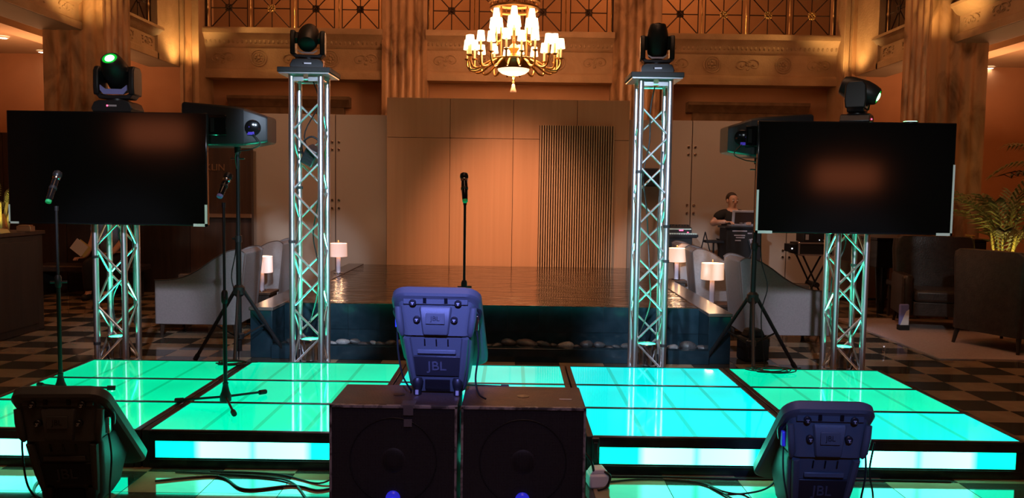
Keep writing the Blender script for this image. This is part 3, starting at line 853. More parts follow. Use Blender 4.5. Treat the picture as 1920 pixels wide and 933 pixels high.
# ================================================================ LARGE SCREENS
def screen(name, cor, label, tapes):
    YS = 6.62
    P = [aty(a, b, YS) for a, b in cor]     # TL TR BR BL
    cx = sum(p.x for p in P)/4; z0 = (P[2].z+P[3].z)/2; z1 = (P[0].z+P[1].z)/2
    w = ((P[1].x-P[0].x)+(P[2].x-P[3].x))/2; h = z1-z0
    t = thing(name, label, 'television', (cx, YS, z0), 0, 'large screens mounted on the towers')
    MB().b2((-w/2, .0, 0), (w/2, .045, h)).obj('casing', 'black_gloss', t, bevel=.006)
    MB().b2((-w/2+.012, -.003, .018), (w/2-.012, .0, h-.012)).obj('screen', 'screen', t)
    MB().b2((-.3, .045, h*.2), (.3, .20, h*.75)).obj('wall_bracket', 'black_metal', t)
    MB().b2((-.03, -.002, .004), (.03, .0005, .014)).obj('brand_strip', 'black_metal', t)
    for x0, x1, zz0, zz1 in tapes:
        MB().b2((x0*w/2, -.006, zz0*h), (x1*w/2, -.003, zz1*h)).obj('tape_strip', 'tape_white', t)
    return t, w, h
screen('television', ((13, 208), (388, 210), (388, 422), (16, 420)), 'wide black television with white tape on lower corners, left of the stage',
       ((.975, 1.0, -.005, .19), (.86, 1.0, -.005, .020), (-1.0, -.985, 0, .17), (-1.0, -.90, 0, .018)))
screen('television', ((1421, 227), (1792, 229), (1787, 440), (1418, 437)), 'wide black television with long tape strip edges, right of the stage',
       ((-1.0, -.978, -.005, .385), (-1.0, -.83, -.005, .020), (.980, 1.0, -.005, .63), (.84, 1.0, -.005, .020)))

# ================================================================ PA SPEAKERS ON STANDS
def pa_speaker(x, y, z, label, d):
    """cabinet lying along x; its rear end points to d"""
    t = thing('pa_speaker', label, 'loudspeaker', (x, y, z), 0, 'speakers on tripod stands'); t.scale = (.937,)*3
    def ring(u, h, dep, zc=0): return [(d*u, p[0], zc+p[1]) for p in rrect(dep, h, .025)]
    MB().loft([ring(-.42, .37, .44, .19), ring(-.40, .385, .46, .19), ring(.05, .35, .42, .175), ring(.12, .335, .40, .17)]).obj('cabinet', 'black_plastic', t)
    MB().loft([ring(.12, .33, .39, .17), ring(.30, .24, .30, .155), ring(.315, .22, .28, .155)]).obj('rear_shell', 'black_plastic', t)
    MB().b2((-.18, -.236, .09), (-.02, -.222, .27)).obj('side_handle', 'black_gloss', t, bevel=.01)
    MB().b2((-.16, -.245, .12), (-.13, -.23, .24)).obj('handle_bar', 'black_metal', t)
    Rm = Matrix.Translation((d*.20, -.19, .165)) @ Matrix.Rotation(d*.28, 4, 'Z') @ Matrix.Rotation(pi/2, 4, 'X')
    MB().lathe([(.068, -.004), (.07, .002), (.066, .004)], 20, Rm).obj('control_panel', 'black_gloss', t)
    MB().b2((d*.155, -.205, .10), (d*.215, -.196, .125)).obj('power_plug', 'led_violet', t)
    MB().ball((d*.17, -.20, .17), .006, 6, 4).obj('indicator', 'led_violet', t)
    MB().tube(spline([(d*.20, -.2, .11), (d*.28, -.23, .02), (d*.18, -.2, -.03), (d*.02, -.1, -.06), (0, -.03, -.2)], 6), .005, 6).obj('signal_cable', 'cable', t)
    MB().lathe([(.03, -.06), (.03, 0), (.045, .004)], 12).obj('pole_socket', 'black_metal', t)
    return t
pa_speaker(-2.37, 7.10, 1.89, 'black PA speaker on its tripod, beside the left screen', 1)
pa_speaker(2.10, 7.10, 1.862, 'black PA speaker on its tripod, half behind the right screen', -1)
def speaker_stand(x, y, h, label, ang):
    t = thing('speaker_stand', label, 'speaker stand', (x, y, 0), ang, 'tripod speaker stands')
    MB().bar((0, 0, .75), (0, 0, h), .0175, n=12).obj('inner_pole', 'black_metal', t)
    MB().bar((0, 0, .12), (0, 0, 1.12), .0225, n=12).obj('outer_pole', 'black_metal', t)
    MB().bar((0, 0, 1.07), (0, 0, 1.13), .03, n=12).bar((.02, 0, 1.1), (.06, 0, 1.1), .01, n=8).obj('collar_clamp', 'black_plastic', t, bevel=.003)
    MB().bar((-.07, 0, h-.05), (.07, 0, h-.05), .006, n=8).bar((0, 0, h-.1), (0, 0, h), .013, n=10).obj('locking_pin', 'chrome', t)
    MB().lathe([(.03, .60), (.05, .62), (.05, .68), (.03, .70)], 14).obj('leg_hub', 'black_plastic', t)
    MB().lathe([(.03, .22), (.042, .23), (.042, .27), (.03, .28)], 14).obj('brace_hub', 'black_plastic', t)
    for k in range(3):
        a = 2*pi*k/3
        L = MB().bar((.04*cos(a), .04*sin(a), .65), (.45*cos(a), .45*sin(a), .025), .016, n=8).obj('leg', 'black_metal', t)
        MB().bar((.43*cos(a), .43*sin(a), .055), (.462*cos(a), .462*sin(a), .008), .021, n=8).obj('rubber_foot', 'rubber', L)
        MB().bar((.04*cos(a), .04*sin(a), .25), (.245*cos(a), .245*sin(a), .335), .009, n=6).obj('brace', 'black_metal', t)
    MB().tube(spline([(.03, -.02, h-.1), (.035, -.03, 1.4), (.05, -.03, 1.0), (.11, -.05, .75), (.05, -.06, .5), (.08, -.1, .02)], 6), .005, 6).obj('signal_cable', 'cable', t)
    return t
speaker_stand(-2.37, 7.10, 1.84, 'black tripod speaker stand left of the tall left tower', radians(163))
speaker_stand(2.10, 7.10, 1.81, 'black tripod speaker stand right of the tall right tower', radians(17))
MB().b2((-.12, -.1, 0), (.12, .1, .22)).prism([(-.10, .22), (.10, .22), (.06, .30), (-.06, .30)], 'xz', -.07, .07).obj('sand_bag', 'black_matte', None, (2.27, 7.62, .0), (0, 0, .2), .02)
tag(bpy.data.objects['sand_bag'], 'dark weight bag sitting under the right speaker stand', 'sandbag')

# ================================================================ MICROPHONES
def mic_stand(x, y, h, label, ang, green=False, low=.9):
    t = thing('microphone_stand', label, 'mic stand', (x, y, SH), ang, 'microphone stands on the stage')
    MB().bar((0, 0, .06), (0, 0, low), .0125, n=12).obj('lower_tube', 'black_metal', t)
    MB().bar((0, 0, low-.05), (0, 0, h), .0085, n=10).obj('upper_tube', 'black_metal', t)
    MB().lathe([(.016, low-.035), (.020, low-.02), (.020, low+.03), (.014, low+.045)], 12).bar((.015, 0, low), (.05, 0, low), .008, n=8).bar((-.015, 0, low), (-.045, 0, low), .008, n=8).obj('height_clutch', 'black_plastic', t)
    MB().lathe([(.034, .02), (.034, .055), (.024, .08), (.016, .12), (.018, .135)], 14).obj('tripod_hub', 'black_plastic', t)
    for k in range(3):
        a = 2*pi*k/3
        L = MB().bar((.025*cos(a), .025*sin(a), .045), (.29*cos(a), .29*sin(a), .018), .0075, n=8).obj('leg', 'black_metal', t)
        MB().bar((.265*cos(a), .265*sin(a), .019), (.315*cos(a), .315*sin(a), .015), .0155, n=8).obj('rubber_foot', 'rubber', L)
    MB().bar((0, 0, h-.03), (0, 0, h), .012, n=10).obj('clip_mount', 'black_plastic', t)
    return t
def microphone(p0, p1, label, ring):
    """p0 = tail, p1 = top of the grille"""
    p0, p1 = Vector(p0), Vector(p1); L = (p1-p0).length
    t = thing('wireless_microphone', label, 'microphone', p0, 0, 'handheld microphones in their stands')
    R = (p1-p0).to_track_quat('Z', 'Y').to_matrix().to_4x4()
    MB().lathe([(.0165, .018), (.0185, .03), (.0195, L*.3), (.021, L*.45), (.0205, L*.62), (.019, L-.062)], 18, R).obj('body', 'black_gloss', t)
    MB().lathe([(.014, 0), (.0175, .004), (.0175, .018)], 18, R).obj('tail_cap', ring, t)
    MB().lathe([(.019, L-.062), (.024, L-.054), (.024, L-.047), (.02, L-.044)], 18, R).obj('collar', 'chrome', t)
    MB().lathe([(.021, L-.046), (.0265, L-.036), (.028, L-.024), (.024, L-.008), (.014, L-.001), (.004, L)], 18, R).obj('grille', 'black_metal', t)
    MB().lathe([(.0215, L*.42), (.0235, L*.43), (.0235, L*.50), (.0215, L*.51)], 14, R).obj('clip', 'black_plastic', t)
    return t
b = Vector((-2.87, 5.17, SH)); a0, a1 = aty(90, 380, 5.13), aty(110, 321, 5.25)
mic_stand(b.x, b.y, 1.20, 'thin black mic stand behind the dark floor monitor at far left', .4, low=.72)
microphone(a0, a1, 'handheld microphone with green tail in front of the left screen', 'tail_green')
b = Vector((-1.752, 4.985, SH)); a0, a1 = aty(411, 370, 4.93), aty(430, 325, 5.03)
mic_stand(b.x, b.y, 1.24, 'mic stand with splayed tripod feet on the glowing decks', radians(-62), low=.66)
microphone(a0, a1, 'handheld microphone tilted beside the right edge of the left screen', 'bag_blue')
b = Vector((-.312, 5.38, SH)); a0, a1 = aty(872, 379, 5.33), aty(870, 324, 5.42)
mic_stand(b.x, b.y, 1.27, 'mic stand at centre stage behind the middle floor monitor', .3, low=.70)
microphone(a0, a1, 'handheld microphone upright before the wood panel wall', 'tail_green')

# ================================================================ SUBWOOFERS
SUBT = .53
yF, yB = 3.80, 4.22
def subwoofer(x0, x1, label, lead):
    w = x1-x0
    t = thing('subwoofer', label, 'subwoofer', ((x0+x1)/2, (yF+yB)/2, 0), 0, 'subwoofers in front of the stage')
    d = yB-yF
    MB().b2((-w/2, -d/2+.02, .0), (w/2, d/2, SUBT)).obj('cabinet', 'sub_wood', t, bevel=.008)
    fr = MB()
    for a, b in (((-w/2, 0), (w/2, .022)), ((-w/2, SUBT-.014), (w/2, SUBT+.001)), ((-w/2, .0), (-w/2+.012, SUBT)), ((w/2-.012, 0), (w/2, SUBT))):
        fr.b2((a[0], -d/2, a[1]), (b[0], -d/2+.022, b[1]))
    fr.obj('worn_edge', 'sub_edge', t, bevel=.003)
    MB().b2((-w/2+.012, -d/2+.008, .02), (w/2-.012, -d/2+.02, SUBT-.013)).obj('grille', 'grille', t)
    MB().torus((0, -d/2+.005, .265), .205, .003, 40, 6, plane='xz').obj('cone_surround', 'grille', t)
    MB().lathe([(.06, 0), (.05, .004), (.02, .007)], 20, Matrix.Translation((0, -d/2+.008, .265)) @ Matrix.Rotation(pi/2, 4, 'X')).obj('dust_cap', 'grille', t)
    MB().lathe([(.034, 0), (.034, .012), (.026, .02)], 20, Matrix.Translation((0, -d/2+.008, .085)) @ Matrix.Rotation(pi/2, 4, 'X')).obj('badge', 'led_blue_soft', t)
    MB().lathe([(.012, .018), (.008, .026)], 12, Matrix.Translation((0, -d/2+.008, .078)) @ Matrix.Rotation(pi/2, 4, 'X')).obj('badge_led', 'led_blue', t)
    for sx in (-1, 1):
        MB().b2((sx*(w/2-.002), -.07, .36), (sx*(w/2+.004), .07, .46)).obj('side_handle', 'black_metal', t, bevel=.003)
    MB().lathe([(.03, SUBT), (.03, SUBT+.002), (.012, SUBT+.004)], 16).obj('pole_cup', 'black_metal', t)
    return t
xs = [aty(617, 800, yF).x, aty(857, 800, yF).x, aty(864, 800, yF).x, aty(1099, 800, yF).x]
s_l = subwoofer(xs[0], xs[1], 'black subwoofer with taped top edge, under the floor monitor', 0)
s_r = subwoofer(xs[2], xs[3], 'black subwoofer with visible grille, beside the white power box', 0)
for px, n in ((765, 0),):
    q = aty(px, 800, yF).x-(xs[0]+xs[1])/2
    MB().b2((q-.035, -.21, SUBT+.0005), (q+.03, -.12, SUBT+.0025)).obj('tape_patch', 'tape_grey', s_l)
    MB().b2((q-.022, -.2125, SUBT-.045), (q+.024, -.2105, SUBT)).obj('tape_patch', 'tape_grey', s_l)
    MB().b2((q-.02, -.2125, SUBT-.10), (q+.018, -.2035, SUBT-.065)).obj('tape_patch', 'tape_grey', s_l)
q = aty(1062, 748, yF+.1).x-(xs[2]+xs[3])/2
MB().b2((q-.03, -.05, SUBT+.0005), (q+.03, -.043, SUBT+.002)).obj('tape_patch', 'tape_white', s_r)

# ================================================================ FLOOR MONITORS
mat('silver_dark', (.055, .055, .065), .4)
def monitor(x, y, z, yaw, label, sc=(1, 1, 1)):
    """wedge speaker seen from behind: local -y points to the camera; its front leans back over +y"""
    t = thing('floor_monitor', label, 'floor monitor', (x, y, z), yaw, 'plastic floor monitors'); t.scale = sc
    def ring(zz, yf, yb, w, r=.05):
        return [((p[0]), (yf+yb)/2+p[1], zz) for p in rrect(w, yb-yf, r, 4)]
    # lower, darker shell narrowing to the feet
    MB().loft([ring(.012, .115, .29, .26, .03), ring(.05, .10, .33, .30, .03), ring(.18, .062, .38, .335, .035), ring(.325, .018, .30, .365, .035), ring(.345, .012, .26, .355, .03)]).obj('rear_shell', 'speaker_plastic', t)
    # upper shell: raised centre and two flanks
    MB().loft([ring(.345, -.004, .25, .345, .035), ring(.42, -.010, .18, .37, .04), ring(.50, -.014, .10, .395, .04), ring(.53, -.014, .08, .40, .04)]).obj('upper_shell', 'speaker_plastic', t)
    MB().loft([[(a, b-.0, zz) for a, b in ((-.085*k, -.012+o), (-.075*k, -.030+o), (.075*k, -.030+o), (.085*k, -.012+o))] for zz, k, o in ((.35, .78, .012), (.36, .80, .006), (.49, 1.0, .0), (.505, 1.0, .01))]).obj('centre_plate', 'speaker_plastic', t, bevel=.003)
    for sx in (-1, 1):
        MB().tube([(sx*.175, .012, .345), (sx*.178, -.006, .37), (sx*.187, -.010, .44), (sx*.192, -.010, .50)], [.012, .018, .02, .018], 10).obj('corner_rib', 'speaker_plastic', t)
        MB().tube([(sx*.120, .095, .06), (sx*.135, .055, .18), (sx*.150, .012, .33)], [.016, .02, .02], 8).obj('lower_rib', 'speaker_plastic', t)
    # rim of the front baffle (slab tilted 45 degrees, leaning over the stage side)
    B = Matrix.Translation((0, .0, .605)) @ Matrix.Rotation(radians(-44), 4, 'X')
    out = []
    for dz, gr in ((-.062, -.012), (-.05, 0), (-.012, 0), (0, -.012)):
        pts = []
        for p in rrect(.455+2*gr, .70+2*gr, .07, 5):
            bul = .018*cos(pi*p[0]/.50) if p[1] < 0 else 0
            pts.append((p[0]*(1+.04*(p[1]+.35)/.70), p[1]+.345-bul, dz))
        out.append(pts)
    MB().loft(out, B).obj('baffle', 'speaker_plastic', t)
    MB().loft([[(p[0], p[1]+.345, dz) for p in rrect(.40, .64, .06, 5)] for dz in (-.001, .008)], B).obj('front_grille', 'grille', t)
    # lip under the rim
    MB().prism([(-.165, .515), (.165, .515), (.165, .558), (.150, .575), (-.150, .575), (-.165, .558)], 'xz', -.026, .02).obj('lip', 'speaker_plastic', t, bevel=.004)
    for x_, z_ in ((-.115, .525), (.115, .525), (-.095, .435), (.095, .435)):
        K = Matrix.Translation((x_, -.026 if z_ > .5 else -.018, z_)) @ Matrix.Rotation(pi/2, 4, 'X')
        kb = MB().lathe([(.018, -.012), (.018, .010), (.014, .014), (.010, .010)], 16, K).obj('thumb_screw', 'black_plastic', t)
        MB().b2((-.002, -.011, .004), (.002, .002, .013), K).b2((-.007, -.002, .004), (.007, .002, .013), K).obj('screw_slot', 'silver', kb)
    for sx in (-1, 1):
        MB().b2((sx*.045, -.034, .525), (sx*.062, -.022, .560)).obj('slot', 'black_gloss', t)
        MB().tube(spline([(sx*.20, .03, .50), (sx*.222, .06, .46), (sx*.205, .10, .40)], 5), .010, 8).obj('side_handle', 'black_plastic', t)
    MB().b2((-.048, -.036, .412), (.048, -.029, .470)).obj('badge_frame', 'speaker_plastic', t, bevel=.002)
    text('badge_letters', 'JBL', .036, 'black_plastic', t, (0, -.0365, .441), (pi/2, 0, 0), .001)
    MB().prism([(-.125, .105), (.125, .105), (.135, .225), (-.135, .225)], 'xz', -.0, .02).obj('logo_panel', 'black_plastic', t, (0, .097, .006), (radians(15), 0, 0), .004)
    text('embossed_letters', 'JBL', .075, 'silver_dark', t, (0, .0525, .165), (pi/2+radians(15), 0, 0), .003)
    MB().b2((-.10, .028, .238), (.10, .06, .262)).obj('grip_ledge', 'speaker_plastic', t, bevel=.004)
    for x_ in (-.06, 0, .06):
        MB().bar((x_, .028, .285), (x_, .016, .322), .004, n=6).obj('cooling_slot', 'black_gloss', t)
    for sx in (-1, 1):
        f = MB().lathe([(.020, 0), (.022, .01), (.018, .03), (.026, .05), (.030, .075), (.022, .095)], 10).obj('foot', 'black_plastic', t, (sx*.105, .085, -.0))
        MB().b2((-.008, -.026, .005), (.008, -.018, .03)).obj('foot_pad', 'silver', f)
    MB().b2((-.065, .078, .035), (.065, .11, .085)).obj('rating_plate', 'black_gloss', t)
    # power plug on the left flank, signal plug and leads on the right
    MB().b2((-.215, .03, .38), (-.195, .06, .45)).obj('power_plug', 'plug_blue', t, bevel=.004)
    MB().b2((.195, .03, .37), (.215, .055, .45)).obj('signal_plug', 'chrome', t, bevel=.004)
    MB().tube(spline([(-.205, .045, .38), (-.20, .04, .25), (-.175, .03, .12), (-.14, .07, .03), (-.15, .14, .012)], 6), .005, 6).obj('power_lead', 'cable', t)
    MB().tube(spline([(.205, .045, .37), (.215, .05, .25), (.20, .06, .10), (.22, .02, .03), (.26, -.02, .012)], 6), .005, 6).obj('signal_lead', 'cable', t)
    return t
mc = aty(822, 720, 3.98)
monitor(mc.x-.01, 3.93, SUBT+.002, radians(-2.5), 'violet-lit floor monitor standing on the two subwoofers', (.95, .95, .90))
monitor(aty(118, 800, 3.80).x, 3.78, .0, radians(4), 'black floor monitor in shadow at the lower left', (.97, 1, 1))
monitor(aty(1550, 800, 3.72).x, 3.70, .0, radians(-2), 'blue-black floor monitor at the lower right', (.92, 1, 1))

q = aty(1705, 230, 6.66)
t = thing('green_spill_disc', 'flat glowing green disc added on top of the right screen, imitating light spill', 'stage light', (q.x, 6.645, q.z-.012))  # glowing disc added in place of green light spilling here
MB().lathe([(.055, 0), (.062, .004), (.062, .014), (.055, .018)], 24).obj('housing', 'black_metal', t)
MB().lathe([(.054, .017), (.05, .021)], 24).obj('lens', 'led_green', t)

# ================================================================ CHANDELIER
CY, CS = 10.6, 13.7/10.6          # modelled at 10.6 m, hung at 13.7 m (beyond the wood wall)
def CH(px, py): return aty(px, py, CY)
c0 = aty(963, 118, CY*CS)
ch = thing('chandelier', 'large brass chandelier with candle shades and a glowing glass bowl', 'chandelier', c0)
ch.scale = (CS, CS, CS)
def zc(py): return CH(963, py).z-CH(963, 118).z
MB().lathe([(.29, zc(116)), (.30, zc(112)), (.26, zc(110)), (.24, zc(118)), (.22, zc(127)), (.205, zc(130)), (.19, zc(128)), (.17, zc(118)), (.16, zc(113))], 40).obj('bowl_rim', 'brass', ch)
MB().lathe([(.205, zc(128)), (.195, zc(133)), (.15, zc(138)), (.08, zc(141)), (.01, zc(142))], 32).obj('glass_bowl', 'bowl_glass', ch)
MB().lathe([(.006, zc(142)), (.03, zc(143.5)), (.022, zc(146)), (.008, zc(149)), (.012, zc(152)), (.02, zc(155)), (.008, zc(157))], 16).obj('finial', 'brass', ch)
MB().lathe([(.012, zc(157)), (.02, zc(159)), (.026, zc(165)), (.042, zc(171)), (.040, zc(173))], 16).obj('tassel', 'crystal', ch)
MB().lathe([(.02, zc(116)), (.05, zc(110)), (.06, zc(104)), (.035, zc(100)), (.05, zc(95)), (.07, zc(91)), (.05, zc(86)), (.022, zc(82)), (.022, zc(-60))], 18).obj('centre_stem', 'brass', ch)
R1 = .60
for k in range(20):
    a = 2*pi*(k+.5)/20; ca, sa = cos(a), sin(a)
    def P(r, z): return (r*ca, r*sa, z)
    R = R1*(1 if k % 2 else .95); up = 0 if k % 2 else .03
    arm = MB().tube(spline([P(.26, zc(114)), P(.36, zc(121)), P(.46, zc(131)), P(.55, zc(132)), P(R, zc(122)), P(R, zc(112)+up)], 5), [.016]*8+[.013]*18, 6).obj('arm', 'brass', ch)
    MB().lathe([(.012, zc(113)+up), (.035, zc(111)+up), (.038, zc(109.5)+up), (.02, zc(109)+up)], 10, Matrix.Translation((R*ca, R*sa, 0))).obj('drip_pan', 'brass', arm)
    MB().bar(P(R, zc(110)+up), P(R, zc(90)+up), .014, n=8).obj('candle_tube', 'candle', arm)
    MB().lathe([(.054, zc(92)+up), (.040, zc(74)+up)], 14, Matrix.Translation((R*ca, R*sa, 0)), False).obj('shade', 'candle_shade', arm)
for k in range(6):
    a = 2*pi*(k+.5)/6; ca, sa = cos(a), sin(a)
    R = .245
    MB().bar((.19*ca, .19*sa, zc(116)), (.19*ca, .19*sa, zc(12)), .011, n=8).obj('upright_rod', 'brass_dull', ch)
    arm = MB().tube(spline([(.19*ca, .19*sa, zc(78)), (R*ca, R*sa, zc(82)), (R*1.05*ca, R*1.05*sa, zc(72)), (R*1.05*ca, R*1.05*sa, zc(64))], 5), .011, 6).obj('upper_arm', 'brass', ch)
    T = Matrix.Translation((R*1.05*ca, R*1.05*sa, 0))
    MB().lathe([(.090, zc(57)), (.074, zc(38))], 16, T, False).obj('large_shade', 'candle_shade', arm)
    MB().lathe([(.047, zc(36)), (.034, zc(20))], 14, T, False).obj('small_shade', 'candle_shade', arm)
    MB().bar((R*1.05*ca, R*1.05*sa, zc(64)), (R*1.05*ca, R*1.05*sa, zc(32)), .010, n=8).obj('candle_tube', 'candle', arm)
MB().lathe([(.30, zc(20)), (.315, zc(18)), (.315, zc(15)), (.30, zc(13)), (.29, zc(15)), (.29, zc(18)), (.30, zc(20))], 36, None, False).obj('gallery_ring', 'brass_dull', ch)
MB().lathe([(.30, zc(8)), (.33, zc(6)), (.33, zc(2)), (.30, zc(0)), (.28, zc(4)), (.30, zc(8))], 36, None, False).obj('crown_ring', 'brass_dull', ch)
g = MB()
for k in range(36):
    a = 2*pi*k/36; g.bar((.30*cos(a), .30*sin(a), zc(14)), (.30*cos(a), .30*sin(a), zc(7)), .006, n=5)
g.obj('gallery_baluster_ring', 'brass_dull', ch)
MB().bar((0, 0, zc(-60)), (0, 0, (9.5-c0.z)/CS), .012, n=8).obj('hanging_rod', 'brass_dull', ch)
light('chandelier_glow', 'POINT', (c0.x, c0.y, c0.z+CS*zc(66)), 160, (1, .36, .14), None, .5)
light('chandelier_glow', 'POINT', (c0.x, c0.y, c0.z+CS*zc(152)), 40, (1, .44, .18), None, .15)

# ================================================================ CREAM TUB CHAIRS
def tub_chair(x, y, d, label, yaw=0, L=.95, Wd=.66, hb=.90, hf=.575):
    """back edge at local x=0, chair runs to d*x; near side panel at local y=0, far side at y=Wd"""
    t = thing('lounge_chair', label, 'armchair', (x, y, 0), yaw, 'cream lounge chairs beside the pool')
    top = [(.02, hb-.03), (.07, hb), (.14, hb-.004), (.22, hb-.03), (.34, hb-.10), (.48, hb-.20), (.62, hb-.275), (.76, hf+.012), (L, hf)]
    top = [(p.x, p.y) for p in spline([(a, b, 0) for a, b in top], 3)]
    side = [(d*a, b) for a, b in top] + [(d*L, .12), (d*.10, .12)]
    for y0, y1 in ((0, .06), (Wd-.06, Wd)):
        MB().prism(side, 'xz', y0, y1).obj('side_panel', 'upholstery', t, bevel=.008)
        MB().tube([(d*a, (y0+y1)/2+(.028 if y0 else -.028), b+.003) for a, b in top], .006, 6).obj('piping', 'piping', t)
    MB().prism([(d*.02, hb-.035), (d*.07, hb-.005), (d*.15, hb-.02), (d*.27, .40), (d*.27, .12), (d*.10, .12)], 'xz', .055, Wd-.055).obj('backrest', 'upholstery', t, bevel=.012)
    MB().b2((d*.26, .062, .13), (d*(L-.02), Wd-.062, .30)).obj('seat_base', 'upholstery', t)
    MB().b2((d*.27, .064, .30), (d*(L+.0), Wd-.064, .44)).obj('seat_cushion', 'upholstery', t, bevel=.03)
    for ux in (.14, L-.06):
        for uy in (.05, Wd-.05):
            MB().bar((d*ux, uy, .12), (d*(ux+(.01 if ux > .5 else -.01)), uy, 0), .026, .016, 8).obj('leg', 'dark_wood', t)
    return t
tub_chair(-2.74, 8.44, -1, 'cream tub chair nearest the stage on the left of the pool')
tub_chair(-2.76, 9.95, -1, 'cream tub chair behind the left table lamp', 0)
tub_chair(2.29, 8.28, 1, 'cream tub chair nearest the stage on the right of the pool')
tub_chair(2.10, 9.62, 1, 'cream tub chair just behind the front lamp on the right', radians(-4))
tub_chair(2.12, 10.59, 1, 'rearmost cream tub chair right of the pool, by the keyboards', radians(-4))

# ================================================================ LAMPS AND SIDE TABLES
def table_lamp(x, y, z, label, m, r=.125, hs=.185, hb_=.40):
    t = thing('table_lamp', label, 'lamp', (x, y, z), 0, 'drum-shade table lamps by the pool')
    MB().lathe([(.055, 0), (.06, .004), (.06, .012), (.03, .016)], 20).obj('base', 'chrome', t)
    MB().lathe([(.026, .012), (.028, .016), (.028, hb_-hs-.012), (.022, hb_-hs)], 18).obj('column', 'acrylic', t)
    MB().bar((0, 0, hb_-hs), (0, 0, hb_+.022), .005, n=6).obj('stem', 'chrome', t)
    MB().lathe([(r*.97, hb_-hs), (r, hb_-hs+.002), (r*.97, hb_), (r*.96, hb_), (r*.96, hb_-hs+.002)], 28, None, False).obj('shade', m, t)
    MB().ball((0, 0, hb_-hs*.5), .028, 10, 7).obj('bulb', 'lamp_bulb', t)
    MB().ball((0, 0, hb_+.026), (.008, .008, .012), 8, 5).obj('finial', 'brass', t)
    light('lamp_glow', 'POINT', (x, y, z+hb_+.05), 3.0, (1, .55, .28), None, .06)
    light('lamp_glow', 'POINT', (x, y, z+hb_-hs-.05), 1.6, (1, .55, .28), None, .05)
    return t
def side_table(x, y, w, d, h, label):
    t = thing('side_table', label, 'table', (x, y, 0), 0, 'low dark side tables by the pool')
    MB().b2((-w/2, -d/2, h-.03), (w/2, d/2, h)).obj('table_top', 'dark_wood_red', t, bevel=.004)
    MB().b2((-w/2+.02, -d/2+.02, .05), (w/2-.02, d/2-.02, h-.03)).obj('body', 'dark_wood', t)
    MB().b2((-w/2+.05, -d/2+.05, 0), (w/2-.05, d/2-.05, .05)).obj('plinth', 'black_matte', t)
    return t
TZ = .375
q = aty(491, 545, 9.42); side_table(q.x-.03, 9.45, .34, .36, q.z, 'low dark side table under the lamp left of the pool'); table_lamp(q.x, 9.42, q.z, 'lit drum-shade table lamp between cream chairs on the left', 'lamp_shade')
q = aty(643, 513, 10.5); table_lamp(-2.225, 10.5, PZ+.01, 'small lit table lamp at the far left end of the pool', 'lamp_shade', .112, .17, .385)
q = aty(1334, 568, 9.25); side_table(q.x+.06, 9.28, .36, .34, q.z, 'low dark side table under the front lamp right of the pool'); table_lamp(q.x, 9.25, q.z, 'lit drum-shade table lamp in front of cream chairs on the right', 'lamp_shade_right', .128, .185, .455)
q = aty(1268, 524, 10.47); side_table(q.x+.02, 10.47, .2, .2, q.z, 'narrow dark table behind the rear cream chair on the right'); table_lamp(q.x, 10.47, q.z, 'lit table lamp half hidden behind the tall right tower', 'lamp_shade_right', .115, .175, .405)

# ================================================================ SOUND DESK CORNER
# person at the console
def skin_mesh(name, verts, edges, radii, m, parent=None, sub=2):
    me = bpy.data.meshes.new(name); me.from_pydata(verts, edges, [])
    o = place(name, me, m, parent)
    md = o.modifiers.new('skin', 'SKIN'); md.use_smooth_shade = True
    sk = me.skin_vertices[0].data
    for i, r in enumerate(radii):
        sk[i].radius = r if isinstance(r, tuple) else (r, r)
    sk[0].use_root = True
    s = o.modifiers.new('sub', 'SUBSURF'); s.levels = sub; s.render_levels = sub
    return o
def head_parts(t, c, yaw, s=1.0, hairm='hair'):
    """face details and hair on a head centred at c (local), looking along -y turned by yaw"""
    R = Matrix.Translation(c) @ Matrix.Rotation(yaw, 4, 'Z')
    MB().ball((0, .030, .040), (.081, .088, .088), 16, 10, R).obj('hair', hairm, t)
    for sx in (-1, 1):
        MB().ball((sx*.031, -.085, .008), (.012, .008, .008), 8, 6, R).obj('eye', 'label_white', t)
        MB().ball((sx*.031, -.092, .008), (.006, .004, .006), 8, 6, R).obj('iris', 'hair', t)
        MB().tube([(sx*.016, -.090, .026), (sx*.032, -.092, .030), (sx*.046, -.084, .025)], .004, 5, R).obj('eyebrow', hairm, t)
        MB().ball((sx*.078, .005, .0), (.012, .022, .032), 8, 6, R).obj('ear', 'skin', t)
    MB().loft([[(a*.006, -.088, .02), (a*.006+.004, -.09, .02), (a*.006+.002, -.094, .02)] for a in (0,)] + [[(-.014, -.086, -.022), (.014, -.086, -.022), (0, -.112, -.020)]], R).obj('nose', 'skin', t)
    MB().ball((0, -.084, -.048), (.022, .008, .006), 10, 5, R).obj('mouth', 'lips', t)
mat('lips', (.38, .14, .11), .5)
DJ = aty(1380, 380, 11.55)
dj = thing('person', 'person in a black t-shirt working behind the laptop and console', 'person', (DJ.x, 11.75, 0), 0)
hz = aty(1379, 377, 11.55).z
sh = hz-.165
body_v = [(0, .0, .88), (0, .0, 1.05), (0, -.01, sh-.16), (0, 0, sh-.01), (0, -.01, hz-.10), (0, -.015, hz-.03), (0, -.012, hz+.045), (0, -.005, hz+.085),
          (-.17, .0, sh-.03), (-.29, -.03, hz-.33), (-.25, -.24, hz-.295), (-.17, -.36, hz-.285),
          (.17, .0, sh-.03), (.27, -.05, hz-.37), (.20, -.26, hz-.32), (.14, -.36, hz-.29),
          (-.10, 0, .84), (-.11, -.02, .46), (-.11, 0, .08), (-.11, -.14, .035),
          (.10, 0, .84), (.11, -.02, .46), (.11, 0, .08), (.11, -.14, .035)]
